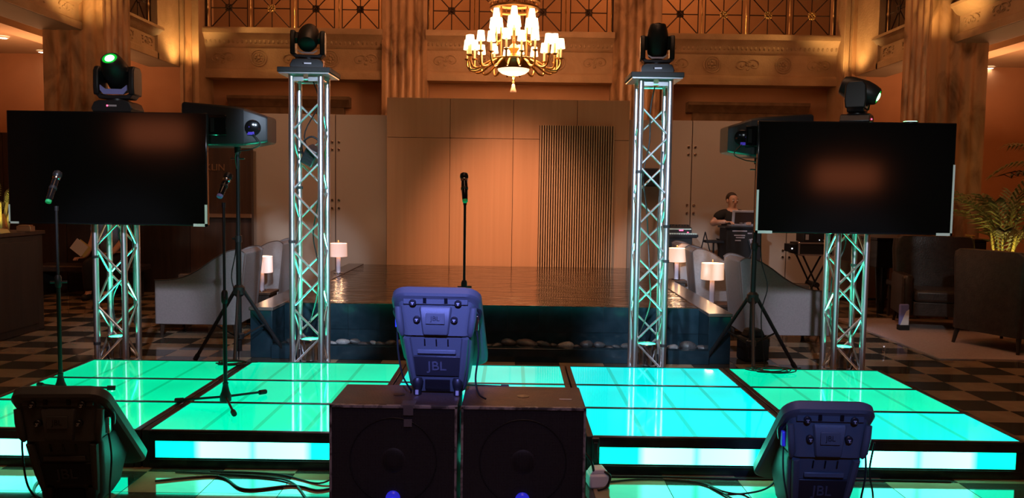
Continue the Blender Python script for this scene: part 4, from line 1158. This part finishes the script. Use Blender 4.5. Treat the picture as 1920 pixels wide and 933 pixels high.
body_e = [(0, 1), (1, 2), (2, 3), (3, 4), (4, 5), (5, 6), (6, 7), (3, 8), (8, 9), (9, 10), (10, 11), (3, 12), (12, 13), (13, 14), (14, 15), (0, 16), (16, 17), (17, 18), (18, 19), (0, 20), (20, 21), (21, 22), (22, 23)]
body_r = [(.13, .10), (.13, .10), (.15, .11), (.09, .08), (.052, .055), (.066, .080), (.076, .090), (.055, .07), .055, .045, .036, .028, .055, .045, .036, .028, .085, .06, .042, .035, .085, .06, .042, .035]
bd = skin_mesh('body', body_v, body_e, body_r, 'skin', dj)
skin_mesh('t_shirt', [(0, .0, .86), (0, 0, 1.05), (0, -.01, sh-.16), (0, 0, sh-.015), (-.17, 0, sh-.03), (-.255, -.02, hz-.27), (.17, 0, sh-.03), (.245, -.03, hz-.29)],
          [(0, 1), (1, 2), (2, 3), (3, 4), (4, 5), (3, 6), (6, 7)], [(.155, .12), (.15, .12), (.17, .125), (.10, .09), .075, .068, .075, .068], 'shirt_black', dj)
skin_mesh('trousers', [(0, 0, .90), (-.10, 0, .82), (-.11, -.02, .46), (-.11, 0, .09), (.10, 0, .82), (.11, -.02, .46), (.11, 0, .09)],
          [(0, 1), (1, 2), (2, 3), (0, 4), (4, 5), (5, 6)], [(.15, .12), .10, .075, .065, .10, .075, .065], 'shirt_black', dj)
head_parts(dj, (0, -.012, hz+.0), radians(14))
for sx in (-1, 1): skin_mesh('shoe', [(sx*.11, .03, .05), (sx*.11, -.08, .045), (sx*.115, -.17, .035)], [(0, 1), (1, 2)], [.052, .05, .042], 'rubber', dj, 1)
def hand(t, w, direc, side):
    """palm and five bent fingers at wrist w pointing along direc (xy)"""
    d = Vector((direc[0], direc[1], 0)).normalized(); n = Vector((-d.y, d.x, 0)); w = Vector(w)
    v = [w, w+d*.05, w+d*.085]; e = [(0, 1), (1, 2)]; r = [(.026, .016), (.038, .014), (.036, .012)]
    skin_mesh('palm', [tuple(p) for p in v], e, r, 'skin', t, 1)
    for k, (off, ln) in enumerate(((-.027, .065), (-.009, .075), (.009, .070), (.026, .055))):
        b = w+d*.08+n*off
        skin_mesh('finger', [tuple(b), tuple(b+d*ln*.5+Vector((0, 0, .006))), tuple(b+d*ln*.8+Vector((0, 0, -.012))), tuple(b+d*ln+Vector((0, 0, -.03)))], [(0, 1), (1, 2), (2, 3)], [.0095, .009, .008, .007], 'skin', t, 1)
    b = w+d*.03+n*(.034*side)
    skin_mesh('thumb', [tuple(b), tuple(b+d*.03+n*.018*side), tuple(b+d*.055+n*.02*side+Vector((0, 0, -.012)))], [(0, 1), (1, 2)], [.012, .010, .008], 'skin', t, 1)
hand(dj, (-.17, -.36, hz-.287), (.5, -1), -1)
hand(dj, (.14, -.36, hz-.292), (-.3, -1), 1)

# console, laptop
YC = 11.3
a, b = aty(1366, 424, YC), aty(1421, 490, YC)
cs = thing('mixing_console_rack', 'black equipment rack with dangling cables in front of the seated operator', 'equipment rack', ((a.x+b.x)/2, YC+.2, 0))
cs['label'] = 'black equipment rack with lit controls under the laptop'
w = b.x-a.x+.06
MB().b2((-w/2, -.22, .05), (w/2, .16, a.z-.03)).obj('cabinet', 'black_matte', cs, bevel=.01)
MB().b2((-w/2-.02, -.24, a.z-.03), (w/2+.02, .20, a.z)).obj('lid', 'black_plastic', cs, bevel=.004)
for k, (x_, z_, l_) in enumerate(((-.06, .06, .20), (-.06, .12, .15), (-.05, .15, .12), (-.08, .19, .08), (.08, .09, .06), (.12, .17, .04))):
    MB().b2((x_-l_/2, -.226, a.z-z_-.01), (x_+l_/2, -.22, a.z-z_+.006)).obj('control_strip', 'silver', cs)
for k, (x_, z_) in enumerate(((.09, .20), (.12, .34), (.16, .12))):
    MB().b2((x_-.02, -.235, a.z-z_-.035), (x_+.015, -.22, a.z-z_+.03)).obj('cable_plug', 'silver', cs)
MB().tube(spline([(.06, -.24, a.z-.18), (.10, -.26, a.z-.35), (.05, -.25, a.z-.48), (.12, -.24, a.z-.55)], 5), .012, 6).obj('cable_loop', 'cable', cs)
for sx in (-1, 1): MB().b2((sx*(w/2-.04), -.2, 0), (sx*(w/2-.09), .12, .05)).obj('caster_rail', 'rubber', cs)
a2, b2_ = aty(1371, 391, YC), aty(1421, 421, YC)
lp = thing('laptop', 'open silver-edged laptop with a dark screen on the equipment rack', 'laptop', ((a2.x+b2_.x)/2+.01, YC+.10, a.z))
w2 = b2_.x-a2.x; h2 = a2.z-b2_.z
Rl = Matrix.Translation((0, -.10, .012)) @ Matrix.Rotation(radians(10), 4, 'X')
MB().b2((-w2/2, -.09, 0), (w2/2, .14, .014)).obj('keyboard_base', 'silver', lp, bevel=.004)
MB().b2((-w2/2, -.006, 0), (w2/2, .006, h2), Rl).obj('lid', 'silver', lp, bevel=.004)
MB().b2((-w2/2+.035, -.008, .028), (w2/2-.03, -.0055, h2-.028), Rl).obj('screen', 'laptop_screen', lp)
for x_ in (-.06, .0, .06): MB().b2((x_-.022, -.0095, .034), (x_+.022, -.008, .042), Rl).obj('screen_icon', 'silver', lp)

# keyboards on a covered stand
YK = 11.3
a, b = aty(1245, 442, YK), aty(1306, 472, YK)
ks = thing('keyboard_stand', 'black-draped stand under the keyboards behind the tall right tower', 'stand', ((a.x+b.x)/2, YK+.15, 0))
w = b.x-a.x
zk = aty(1270, 444, YK).z
MB().b2((-w/2+.03, -.14, zk-.14), (w/2-.06, .14, zk-.01)).obj('draped_box', 'black_matte', ks, bevel=.01)
for sx in (-1, 1):
    MB().bar((sx*(w/2-.08), -.1, 0), (-sx*(w/2-.12), .1, zk-.14), .014, n=8).obj('leg', 'black_metal', ks)
    MB().bar((sx*(w/2-.08), -.16, .015), (sx*(w/2-.08), .16, .015), .014, n=8).obj('foot_bar', 'black_metal', ks)
MB().b2((-w/2, -.16, zk-.012), (w/2, .16, zk)).obj('shelf', 'black_metal', ks)
kb = thing('keyboard', 'pale electronic keyboard lying under the mixer on its stand', 'keyboard', ((a.x+b.x)/2, YK+.15, zk))
MB().b2((-w/2-.01, -.15, 0), (w/2+.02, .15, .035)).obj('case', 'black_plastic', kb, bevel=.005)
MB().b2((-w/2+.01, -.155, .035), (w/2-.0, -.02, .048)).obj('key_bed', 'black_gloss', kb)
km = MB().b2((0, -.16, .036), (w/14-.004, -.03, .054)).mesh('key'); km.materials.append(M['keys_white'])
for k in range(14): part('key', km, kb, (-w/2+k*w/14+.002, 0, 0))
mx = thing('audio_mixer', 'small mixer with glowing red digits on top of the keyboard', 'mixer', ((a.x+b.x)/2-.03, YK+.17, zk+.054))
w3 = w*.86
MB().prism([(-.12, 0), (.12, 0), (.12, .11), (-.12, .07)], 'yz', -w3/2, w3/2).obj('case', 'black_plastic', mx, bevel=.004)
MB().b2((-w3/2+.01, -.124, .045), (w3/2-.01, -.12, .062)).obj('control_strip', 'keys_white', mx)
MB().b2((.02, -.126, .028), (.075, -.12, .044)).obj('digit_display', 'led_red', mx)
MB().b2((.13, -.126, .002), (.15, -.12, .014)).obj('digit_display', 'led_red', mx)
for k in range(9): MB().bar((-w3/2+.03+k*w3/9.5, -.02+.03*(k % 2), .085), (-w3/2+.03+k*w3/9.5, -.02+.03*(k % 2), .112), .008, n=8).obj('knob', 'rubber', mx)
# boom-arm tray beside the console
q = aty(1338, 452, 11.5)
tr = thing('boom_tray', 'black tray on an angled stand between keyboards and rack', 'tray', (q.x, 11.5, 0))
MB().b2((-.13, -.1, q.z-.02), (.14, .1, q.z+.015)).obj('tray', 'black_matte', tr, bevel=.006)
MB().bar((-.12, 0, q.z+.13), (-.02, 0, q.z-.25), .008, n=6).obj('strut', 'black_metal', tr)
MB().bar((-.12, 0, q.z+.13), (-.20, 0, q.z-.25), .008, n=6).obj('strut', 'black_metal', tr)
MB().bar((.0, .0, q.z), (0, 0, .03), .012, n=8).obj('post', 'black_metal', tr)
for k in range(3):
    an = 2*pi*k/3; MB().bar((0, 0, .15), (.14*cos(an), .14*sin(an), .01), .010, n=6).obj('leg', 'black_metal', tr)
# small speaker on a pole behind the tall right tower
a, b = aty(1199, 315, 12.05), aty(1256, 350, 12.05)
t = thing('speaker_stand', 'slim pole stand seen through the tall right tower', 'speaker stand', (2.19, 12.08, 0))
MB().bar((0, 0, .03), (0, 0, b.z), .017, n=10).obj('pole', 'black_metal', t)
MB().lathe([(.15, 0), (.155, .01), (.15, .025), (.03, .035), (.024, .10)], 20).obj('round_base', 'black_metal', t)
t = thing('small_speaker', 'small black speaker on a pole seen through the tall right tower', 'loudspeaker', ((a.x+b.x)/2, 12.06, b.z))
w = b.x-a.x; h = a.z-b.z
MB().b2((-w/2, -.10, 0), (w/2, .14, h)).obj('cabinet', 'black_plastic', t, bevel=.012)
MB().b2((-w/2+.02, -.106, .02), (w/2-.02, -.10, h-.02)).obj('grille', 'grille', t)
# flight case on X legs
YX = 10.6
a, b = aty(1497, 455, YX), aty(1560, 478, YX)
fc = thing('flight_case', 'small aluminium-edged flight case on crossed legs, beside the right tower', 'flight case', ((a.x+b.x)/2, YX+.15, b.z))
w = b.x-a.x; h = a.z-b.z
MB().b2((-w/2, -.18, 0), (w/2, .18, h)).obj('case', 'black_matte', fc, bevel=.006)
for zz in (0, h):
    MB().b2((-w/2-.005, -.188, zz-.010), (w/2+.005, -.178, zz+.010)).obj('edge_strip', 'case_edge', fc)
for sx in (-1, 1):
    MB().b2((sx*w/2-.010, -.188, 0), (sx*w/2+.010, -.178, h)).obj('edge_strip', 'case_edge', fc)
    MB().ball((sx*w/2, -.18, h), .016, 8, 6).obj('corner_ball', 'chrome', fc)
MB().b2((-w/2-.10, -.12, .03), (-w/2, .1, h-.02)).obj('handle_end', 'black_metal', fc, bevel=.005)
MB().ball((-w/2-.07, -.125, h*.5), .01, 8, 5).obj('indicator', 'led_white', fc)
rk = thing('rack_unit', 'dark rack unit standing on the flight case', 'audio equipment', ((a.x+b.x)/2+.03, YX+.15, b.z+h+.010))
MB().b2((-w/2+.04, -.15, 0), (w/2, .15, .13)).obj('case', 'black_plastic', rk, bevel=.004)
MB().b2((-w/2+.06, -.155, .03), (-w/2+.10, -.15, .10)).obj('side_panel', 'silver', rk)
for k in range(3): MB().ball((.02+.05*k, -.152, .03), .006, 6, 4).obj('indicator', 'led_white' if k == 0 else 'silver', rk)
xs_ = thing('x_stand', 'black crossed-leg stand holding the flight case', 'stand', ((a.x+b.x)/2+.02, YX+.15, 0))
for y_ in (-.13, .13):
    for s in (-1, 1):
        MB().bar((s*.20, y_, .03), (-s*.17, y_, b.z-.01), .012, n=8).obj('leg', 'black_metal', xs_)
for s in (-1, 1): MB().bar((s*.20, -.16, .018), (s*.20, .16, .018), .016, n=8).obj('foot_bar', 'rubber', xs_)
MB().bar((.015, -.17, b.z*.5), (.015, .17, b.z*.5), .035, n=12).obj('pivot', 'black_plastic', xs_)
for s in (-1, 1): MB().bar((-s*.17, -.16, b.z-.012), (-s*.17, .16, b.z-.012), .012, n=8).obj('top_bar', 'black_metal', xs_)

# ================================================================ RIGHT LOUNGE
box('lounge_rug', (4.10, 7.75, .0005), (8.6, 10.3, .012), 'rug')
tag(bpy.data.objects['lounge_rug'], 'pale pinkish rug under the dark leather armchairs', 'rug')
def leather_chair(x, y, rz, label, w=.78, d=.80, hb=1.02, ha=.62):
    """faces local -y"""
    t = thing('leather_armchair', label, 'armchair', (x, y, .012), rz, 'dark leather armchairs on the rug')
    MB().loft([[(p[0], d/2-.12+p[1], z) for p in rrect(ww, .16, .07, 4)] for z, ww in ((.16, w-.08), (.5, w-.05), (.9, w), (hb-.03, w-.02), (hb, w-.12))]).obj('backrest', 'leather', t)
    for sx in (-1, 1):
        MB().loft([[(sx*(w/2-.07)+p[0], -.02+p[1], z) for p in rrect(.13, d-.12, .05, 4)] for z in (.16, .4, ha-.03)] + [[(sx*(w/2-.07)+p[0], -.02+p[1], ha) for p in rrect(.10, d-.16, .05, 4)]]).obj('arm', 'leather', t)
        MB().bar((sx*(w/2-.02), -d/2+.03, .10), (sx*(w/2-.02), -d/2+.03, ha-.03), .006, n=6).obj('welt', 'leather', t)
    MB().b2((-w/2+.13, -d/2+.02, .16), (w/2-.13, d/2-.2, .32)).obj('seat_base', 'leather', t, bevel=.01)
    MB().b2((-w/2+.135, -d/2-.0, .32), (w/2-.135, d/2-.2, .46)).obj('seat_cushion', 'leather', t, bevel=.035)
    for sx in (-1, 1):
        for sy in (-1, 1):
            MB().bar((sx*(w/2-.08), sy*(d/2-.09), .16), (sx*(w/2-.06), sy*(d/2-.06), 0), .026, .016, 8).obj('leg', 'dark_wood', t)
    return t
leather_chair(5.08, 9.75, radians(-14), 'dark leather armchair facing the stage, below the right screen', .92, .8, 1.06)
leather_chair(5.18, 8.45, radians(112), 'dark leather armchair with its back to the right edge of the picture', .85, .85, 1.0)
# grand piano (mostly hidden by the screen and tower)
pn = thing('grand_piano', 'black grand piano half hidden behind the right tower and screen', 'piano', (5.45, 11.38, 0))
out = [(-.70, -.72), (.72, -.72), (.72, .1), (.55, .55), (.25, .75), (-.25, .80), (-.70, .6)]
MB().prism(out, 'xy', .62, .98).obj('case', 'black_gloss', pn, bevel=.01)
MB().prism([(a*1.02, b*1.02) for a, b in out], 'xy', .98, 1.01).obj('lid', 'black_gloss', pn)
for x_, y_ in ((-.55, -.55), (.58, -.55), (0, .6)):
    lg = MB().lathe([(.05, .0), (.045, .06), (.055, .1), (.085, .55), (.09, .62)], 12, Matrix.Translation((x_, y_, 0))).obj('leg', 'black_gloss', pn)
MB().b2((-.08, -.35, .08), (.08, -.2, .62)).obj('pedal_lyre', 'black_gloss', pn)
bench = thing('piano_bench', 'low dark padded bench under the grand piano', 'bench', (5.3, 10.5, 0))
MB().b2((-.42, -.17, .40), (.42, .17, .48)).obj('seat', 'leather', bench, bevel=.02)
for sx in (-1, 1):
    for sy in (-1, 1): MB().bar((sx*.38, sy*.13, .40), (sx*.38, sy*.13, 0), .022, .018, 8).obj('leg', 'dark_wood', bench)
q = aty(1686, 590, 9.55)
bg = thing('leaflet_bag', 'blue and white bag leaning against the leather armchair', 'bag', (q.x-.01, 9.42, .012))
MB().b2((-.055, -.02, .05), (.055, .02, .30)).obj('sleeve', 'bag_blue', bg, bevel=.015)
MB().prism([(-.045, .06), (.05, .06), (.05, .24), (.02, .22), (-.01, .15)], 'xz', -.024, -.020).obj('white_print', 'label_white', bg)
MB().b2((-.06, -.035, 0), (.06, .035, .06)).obj('base_block', 'black_matte', bg, bevel=.005)
# tall clear vase with a slim brass stem lamp between the armchairs
q0, q1 = aty(1820, 442, 10.6), aty(1813, 508, 10.6)
fl = thing('reading_lamp', 'slim brass reading lamp standing between the leather armchairs', 'lamp', (q1.x, 10.6, .0))
MB().lathe([(.11, 0), (.11, .015), (.015, .03)], 18).obj('base', 'brass_dull', fl)
MB().bar((0, 0, .02), (0, 0, q1.z), .012, n=8).obj('lower_pole', 'brass_dull', fl)
MB().bar((0, 0, q1.z), (q0.x-q1.x, 0, q0.z), .018, n=8).obj('upper_pole', 'bronze', fl)
MB().ball((0, 0, q1.z), .028, 10, 7).obj('joint', 'brass', fl)
MB().bar((q0.x-q1.x-.07, 0, q0.z+.01), (q0.x-q1.x+.05, 0, q0.z-.005), .014, n=8).obj('lamp_head', 'brass', fl)
q = atz(1657, 662)
bt = thing('glint_bottle', 'tiny clear bottle added on the floor right of the stage, for a glint', 'bottle', (q.x, q.y, 0))  # bottle shape added to stand in for a small floor glint
MB().lathe([(.012, 0), (.015, .004), (.015, .045), (.007, .058), (.007, .066)], 14).obj('flask', 'glass_clear', bt)
MB().lathe([(.008, .064), (.008, .074)], 12).obj('cap', 'label_white', bt)

# ---------------------------------------------------------------- palms
def frond_mesh(L, droop, nl, lw, ll):
    """arching stem with two rows of narrow leaflets, growing along +x"""
    mb = MB(); pts = []
    for k in range(nl+1):
        u = k/nl; pts.append(Vector((L*u, 0, L*.35*sin(u*pi*.55)-droop*u*u)))
    mb.tube(pts, [.006*(1-.7*k/nl) for k in range(nl+1)], 5)
    for k in range(2, nl+1):
        p = pts[k]; u = k/nl
        for s in (-1, 1):
            d = Vector((.75, s*.75, -.12)).normalized(); n_ = Vector((0, 0, 1)); wv = d.cross(n_)*lw
            l_ = ll*(1-.45*abs(u-.55))
            a_, b_, c_ = p, p+d*l_*.5+Vector((0, 0, .02)), p+d*l_+Vector((0, 0, -.35*l_))
            mb.add([a_-wv*.4, a_+wv*.4, b_+wv, c_, b_-wv, b_+Vector((0, 0, .006))], [(0, 1, 5), (1, 2, 5), (2, 3, 5), (3, 4, 5), (4, 0, 5)])
    return mb.mesh('frond')
FM = [frond_mesh(.75, .25, 12, .016, .26), frond_mesh(.62, .40, 11, .016, .24), frond_mesh(.5, .1, 10, .014, .22)]
FD = []
for f in FM:
    g_ = f.copy(); f.materials.append(M['leaf']); g_.materials.append(M['leaf_dark']); FD.append(g_)
def palm(x, y, z, label, n, seed, h=.55, dark=.3, sc=1.0, pot=True):
    t = thing('potted_palm', label, 'plant', (x, y, z), 0, 'palms lit from below'); random.seed(seed)
    if pot:
        MB().lathe([(.20, 0), (.22, .02), (.26, .42), (.27, .45), (.24, .45), (.23, .40)], 24).obj('planter', 'dark_wood', t)
        MB().lathe([(.235, .395), (.02, .405)], 20, None).obj('soil', 'black_matte', t)
    zb = .40 if pot else .0
    for k in range(5):
        a_ = 2*pi*k/5+.3; MB().tube(spline([(.06*cos(a_), .06*sin(a_), zb), (.09*cos(a_), .09*sin(a_), zb+h*.5), (.14*cos(a_), .14*sin(a_), zb+h)], 4), [.026*(1-.5*i/8) for i in range(9)], 7).obj('stalk', 'stalk', t)
    for k in range(n):
        a_ = 2*pi*k/n*1.0+random.uniform(-.25, .25); e = random.uniform(.1, 1.25)
        me = random.choice(FD if random.random() < dark else FM)
        r0 = .12
        part('frond', me, t, (r0*cos(a_), r0*sin(a_), zb+h*random.uniform(.55, 1.0)), (0, -e, a_), (sc*random.uniform(.8, 1.1),)*3)
    return t
palm(6.05, 10.1, .012, 'potted palm lit yellow from below, behind the leather armchair', 18, 3, .70, .25, 1.05)
palm(7.25, 10.9, 0, 'tall darker palm at the right edge, beyond the lit palm', 14, 8, 1.75, .9, 1.15)
light('palm_uplight', 'SPOT', (5.95, 9.72, .55), 26, (1, .72, .22), (6.15, 10.15, 1.4), .04, 95, .6)

# ================================================================ LEFT SIDE
rd = thing('reception_desk', 'dark timber reception desk at the left edge of the picture', 'desk', (-5.02, 7.9, 0))
MB().b2((-2.3, -2.2, 0), (0, .86, 1.02)).obj('body', 'dark_wood', rd, bevel=.008)
MB().b2((-2.35, -2.25, 1.02), (.02, .88, 1.06)).obj('counter_top', 'dark_wood_red', rd, bevel=.004)
for y_ in (-1.6, -.8, 0): MB().b2((.0, y_, .08), (.012, y_+.74, .96)).obj('panel', 'dark_wood', rd, bevel=.003)
q = aty(50, 428, 8.55)
o = MB().b2((-.07, -.05, 0), (.07, .05, .055)).b2((-.055, -.045, .055), (.055, .045, .066)).obj('tissue_box', 'bronze', None, (q.x+.02, 8.5, 1.06), (0, 0, .1), .004)
tag(o, 'small copper-coloured box on the reception desk, under the left screen', 'box')
o = MB().prism([(-.16, 0), (.12, 0), (.10, .035), (-.04, .05), (-.16, .03)], 'xz', -.10, .10).obj('folded_newspaper', 'manila', None, (-5.13, 8.1, 1.06), (0, 0, .15), .004)
tag(o, 'folded tan papers lying on the reception desk edge', 'paper')
pl = palm(-5.28, 8.45, 1.06, 'bright yellow-lit leafy plant on the reception desk at far left', 12, 21, .30, .0, .42, False)
MB().lathe([(.07, 0), (.09, .01), (.075, .12), (.05, .17), (.045, .18)], 18).obj('vase', 'brass_dull', pl)
light('desk_plant_light', 'SPOT', (-5.06, 8.15, 1.12), 7, (1, .70, .22), (-5.27, 8.42, 1.5), .03, 100, .6)

# visitor half hidden behind the left tower, perched on a dark bench
vb = thing('waiting_bench', 'low dark bench behind the left tower where a visitor sits', 'bench', (-5.95, 11.55, 0))
MB().b2((-.75, -.22, .34), (.75, .26, .43)).obj('seat', 'leather', vb, bevel=.02)
for sx in (-1, 1): MB().b2((sx*.66, -.18, 0), (sx*.6, .2, .34)).obj('leg', 'black_matte', vb)
VX = aty(203, 450, 11.4).x
vs = thing('person', 'person in a grey-blue shirt and dark trousers holding papers, behind the left screen', 'person', (VX, 11.4, 0), 0)
vv = [(0, .05, .52), (0, .05, .75), (0, .04, .98), (0, .04, 1.10), (0, .02, 1.20), (0, .0, 1.30), (0, .0, 1.38), (0, 0, 1.42),
      (-.17, .04, 1.06), (-.20, -.02, .80), (-.22, -.16, .60), (-.24, -.22, .56), (.17, .04, 1.06), (.21, 0, .80), (.16, -.2, .64), (.13, -.26, .62),
      (-.09, .0, .50), (-.11, -.36, .48), (-.11, -.34, .08), (-.11, -.48, .04), (.09, .0, .50), (.11, -.36, .48), (.11, -.34, .08), (.11, -.48, .04)]
skin_mesh('body', vv, body_e, body_r, 'skin', vs)
skin_mesh('shirt', [(0, .05, .56), (0, .05, .75), (0, .04, .98), (0, .04, 1.095), (-.17, .04, 1.06), (-.19, 0, .88), (.17, .04, 1.06), (.20, .01, .88)], [(0, 1), (1, 2), (2, 3), (3, 4), (4, 5), (3, 6), (6, 7)],
          [(.165, .13), (.155, .125), (.17, .125), (.10, .09), .075, .068, .075, .068], 'shirt_blue', vs)
skin_mesh('trousers', [(0, .05, .54), (-.09, 0, .51), (-.11, -.36, .49), (-.11, -.34, .10), (.09, 0, .51), (.11, -.36, .49), (.11, -.34, .10)], [(0, 1), (1, 2), (2, 3), (0, 4), (4, 5), (5, 6)], [(.16, .12), .10, .08, .065, .10, .08, .065], 'shirt_black', vs)
head_parts(vs, (0, 0, 1.33), 0)
for sx in (-1, 1): skin_mesh('shoe', [(sx*.11, -.31, .05), (sx*.11, -.42, .045), (sx*.115, -.51, .035)], [(0, 1), (1, 2)], [.055, .052, .044], 'rubber', vs, 1)
hand(vs, (-.24, -.22, .56), (-.3, -1), -1); hand(vs, (.13, -.26, .62), (-.2, -1), 1)
q = aty(149, 464, 11.1)
pp = thing('paper_folder', 'white papers in a manila folder held by the visitor', 'papers', (q.x, 11.1, q.z))
Rp = Matrix.Rotation(radians(38), 4, 'Y')
MB().b2((-.10, -.004, -.085), (.09, .0, .085), Rp).obj('sheet', 'paper', pp)
MB().b2((-.06, .001, -.07), (.13, .006, .10), Rp).obj('folder', 'manila', pp)

# ================================================================ CABLES AND SMALL BOXES
def cable(name, pts, r, label, m='cable', n=6):
    o = MB().tube(spline(pts, 8), r, n).obj(name, m)
    return tag(o, label, 'cable')
random.seed(4)
def coil(cx, cy, z, rx, ry, turns, label):
    pts = []
    for k in range(turns*16):
        a = 2*pi*k/16; r = 1+.22*sin(k*.43)+.14*sin(k*.19+1)
        pts.append((cx+rx*(r*cos(a)+.35*sin(k*.07)), cy+ry*(r*sin(a)+.25*cos(k*.09)), z+.006+.012*abs(sin(k*.23))))
    pts += [(cx+rx*1.6, cy+ry*1.0, z+.006), (cx+rx*2.2, cy+ry*1.3, z+.006)]
    o = MB().tube(pts, .0045, 5).obj('cable_coil', 'cable')
    tag(o, label, 'cable')
q = atz(1442, 697, SH); coil(q.x, q.y+.02, SH, .13, .085, 5, 'black cable coil on the back decks near the right tower')
q = atz(428, 683, SH); coil(q.x, q.y, SH, .09, .06, 4, 'black cable coil on the back decks near the left tower')
f = .006
cable('floor_cable', [(-1.85, 4.20, f), (-1.55, 4.28, f), (-1.35, 4.10, f), (-1.12, 4.16, f), (-.98, 4.10, f), (-.90, 4.14, f)], .006, 'black cable winding along the floor left of the subwoofers')
cable('floor_cable', [(-1.80, 4.34, f), (-1.4, 4.30, f), (-1.15, 4.22, f), (-1.0, 3.98, f), (-.93, 3.86, f), (-.90, 3.75, f)], .005, 'thin cable looping toward the left subwoofer corner')
cable('floor_cable', [(-1.62, 4.36, f), (-1.25, 4.33, f), (-.99, 4.2, f), (-.90, 4.30, .05), (-.89, 4.33, .14)], .005, 'thin cable rising beside the left subwoofer')
cable('floor_cable', [(.50, 4.27, f), (.72, 4.33, f), (1.0, 4.30, f), (1.12, 4.16, f), (1.22, 4.14, f), (1.32, 4.05, .08), (1.36, 3.95, .24), (1.37, 3.88, .33)], .005, 'grey cable rising to the right floor monitor')
cable('floor_cable', [(1.05, 4.27, f), (1.14, 4.05, f), (1.22, 3.82, f), (1.30, 3.55, f)], .005, 'thin cable crossing the floor tiles before the right monitor')
cable('floor_cable', [(.48, 4.37, f), (.8, 4.375, f), (1.3, 4.36, f), (1.9, 4.37, f), (2.4, 4.36, f)], .006, 'black cable along the foot of the stage front, right half')
cable('floor_cable', [(1.66, 3.86, f), (1.80, 3.98, f), (1.86, 4.10, .03), (1.82, 4.06, .16), (1.79, 3.95, .34)], .005, 'cable loop hanging beside the right floor monitor')
cable('floor_cable', [(-2.30, 4.3, f), (-2.44, 4.2, f), (-2.38, 4.02, f), (-2.26, 3.92, f)], .006, 'cable loop on the floor beside the left floor monitor')
cable('deck_cable', [(-.87, 4.9, SH+.005), (-.75, 4.72, SH+.005), (-.62, 4.72, SH+.006), (-.48, 4.66, SH+.006)], .006, 'cable connector lying on the decks behind the subwoofer')
q = aty(1122, 880, 4.22)
pb = thing('power_box', 'small white power box on the floor beside the right subwoofer', 'power box', (q.x, 4.24, 0), .15)
MB().b2((-.055, -.05, .0), (.055, .05, .075)).obj('case', 'label_white', pb, bevel=.012)
MB().prism([(-.05, .075), (.05, .075), (.03, .10), (-.03, .10)], 'xz', -.04, .04).obj('lid', 'label_white', pb, bevel=.006)
MB().tube(spline([(-.03, -.03, .085), (-.05, -.05, .15), (-.08, 0, .19), (-.1, .06, .22)], 6), .007, 6).obj('lead', 'cable', pb)
MB().tube(spline([(.02, -.03, .09), (.05, -.06, .07), (.03, -.07, .02), (-.02, -.08, .006)], 6), .007, 6).obj('lead', 'cable', pb)
o = MB().b2((-.02, -.012, 0), (.02, .012, .13)).b2((-.012, -.02, .02), (.012, .0, .11)).obj('deck_bracket', 'black_metal', None, (.47, 4.39, .08), (0, 0, 0), .003)
tag(o, 'black coupling bracket on the stage corner beside the right subwoofer', 'bracket')

mat('glow_panel', (.5, .2, .1), .6, emit=(1.0, .24, .09), estr=2.6)
# ---------------------------------------------------------------- glowing panels added behind the camera to give reflections in the screens
for x, z, lb in ((-7.8, 2.7, 'left wall lantern'), (7.3, 1.97, 'right wall lantern')):
    t = thing('wall_glow_panel', 'warm glowing panel added on the wall behind the viewer, ' + lb, 'lamp', (x, -4.95, z), 0, 'glowing panels added behind the viewer')
    MB().prism(rrect(1.3, .55, .1, 4), 'xz', .0, .25).obj('shade', 'glow_panel', t)
    MB().b2((-.7, -.05, -.32), (.7, .02, .32)).obj('back_plate', 'dark_wood', t)
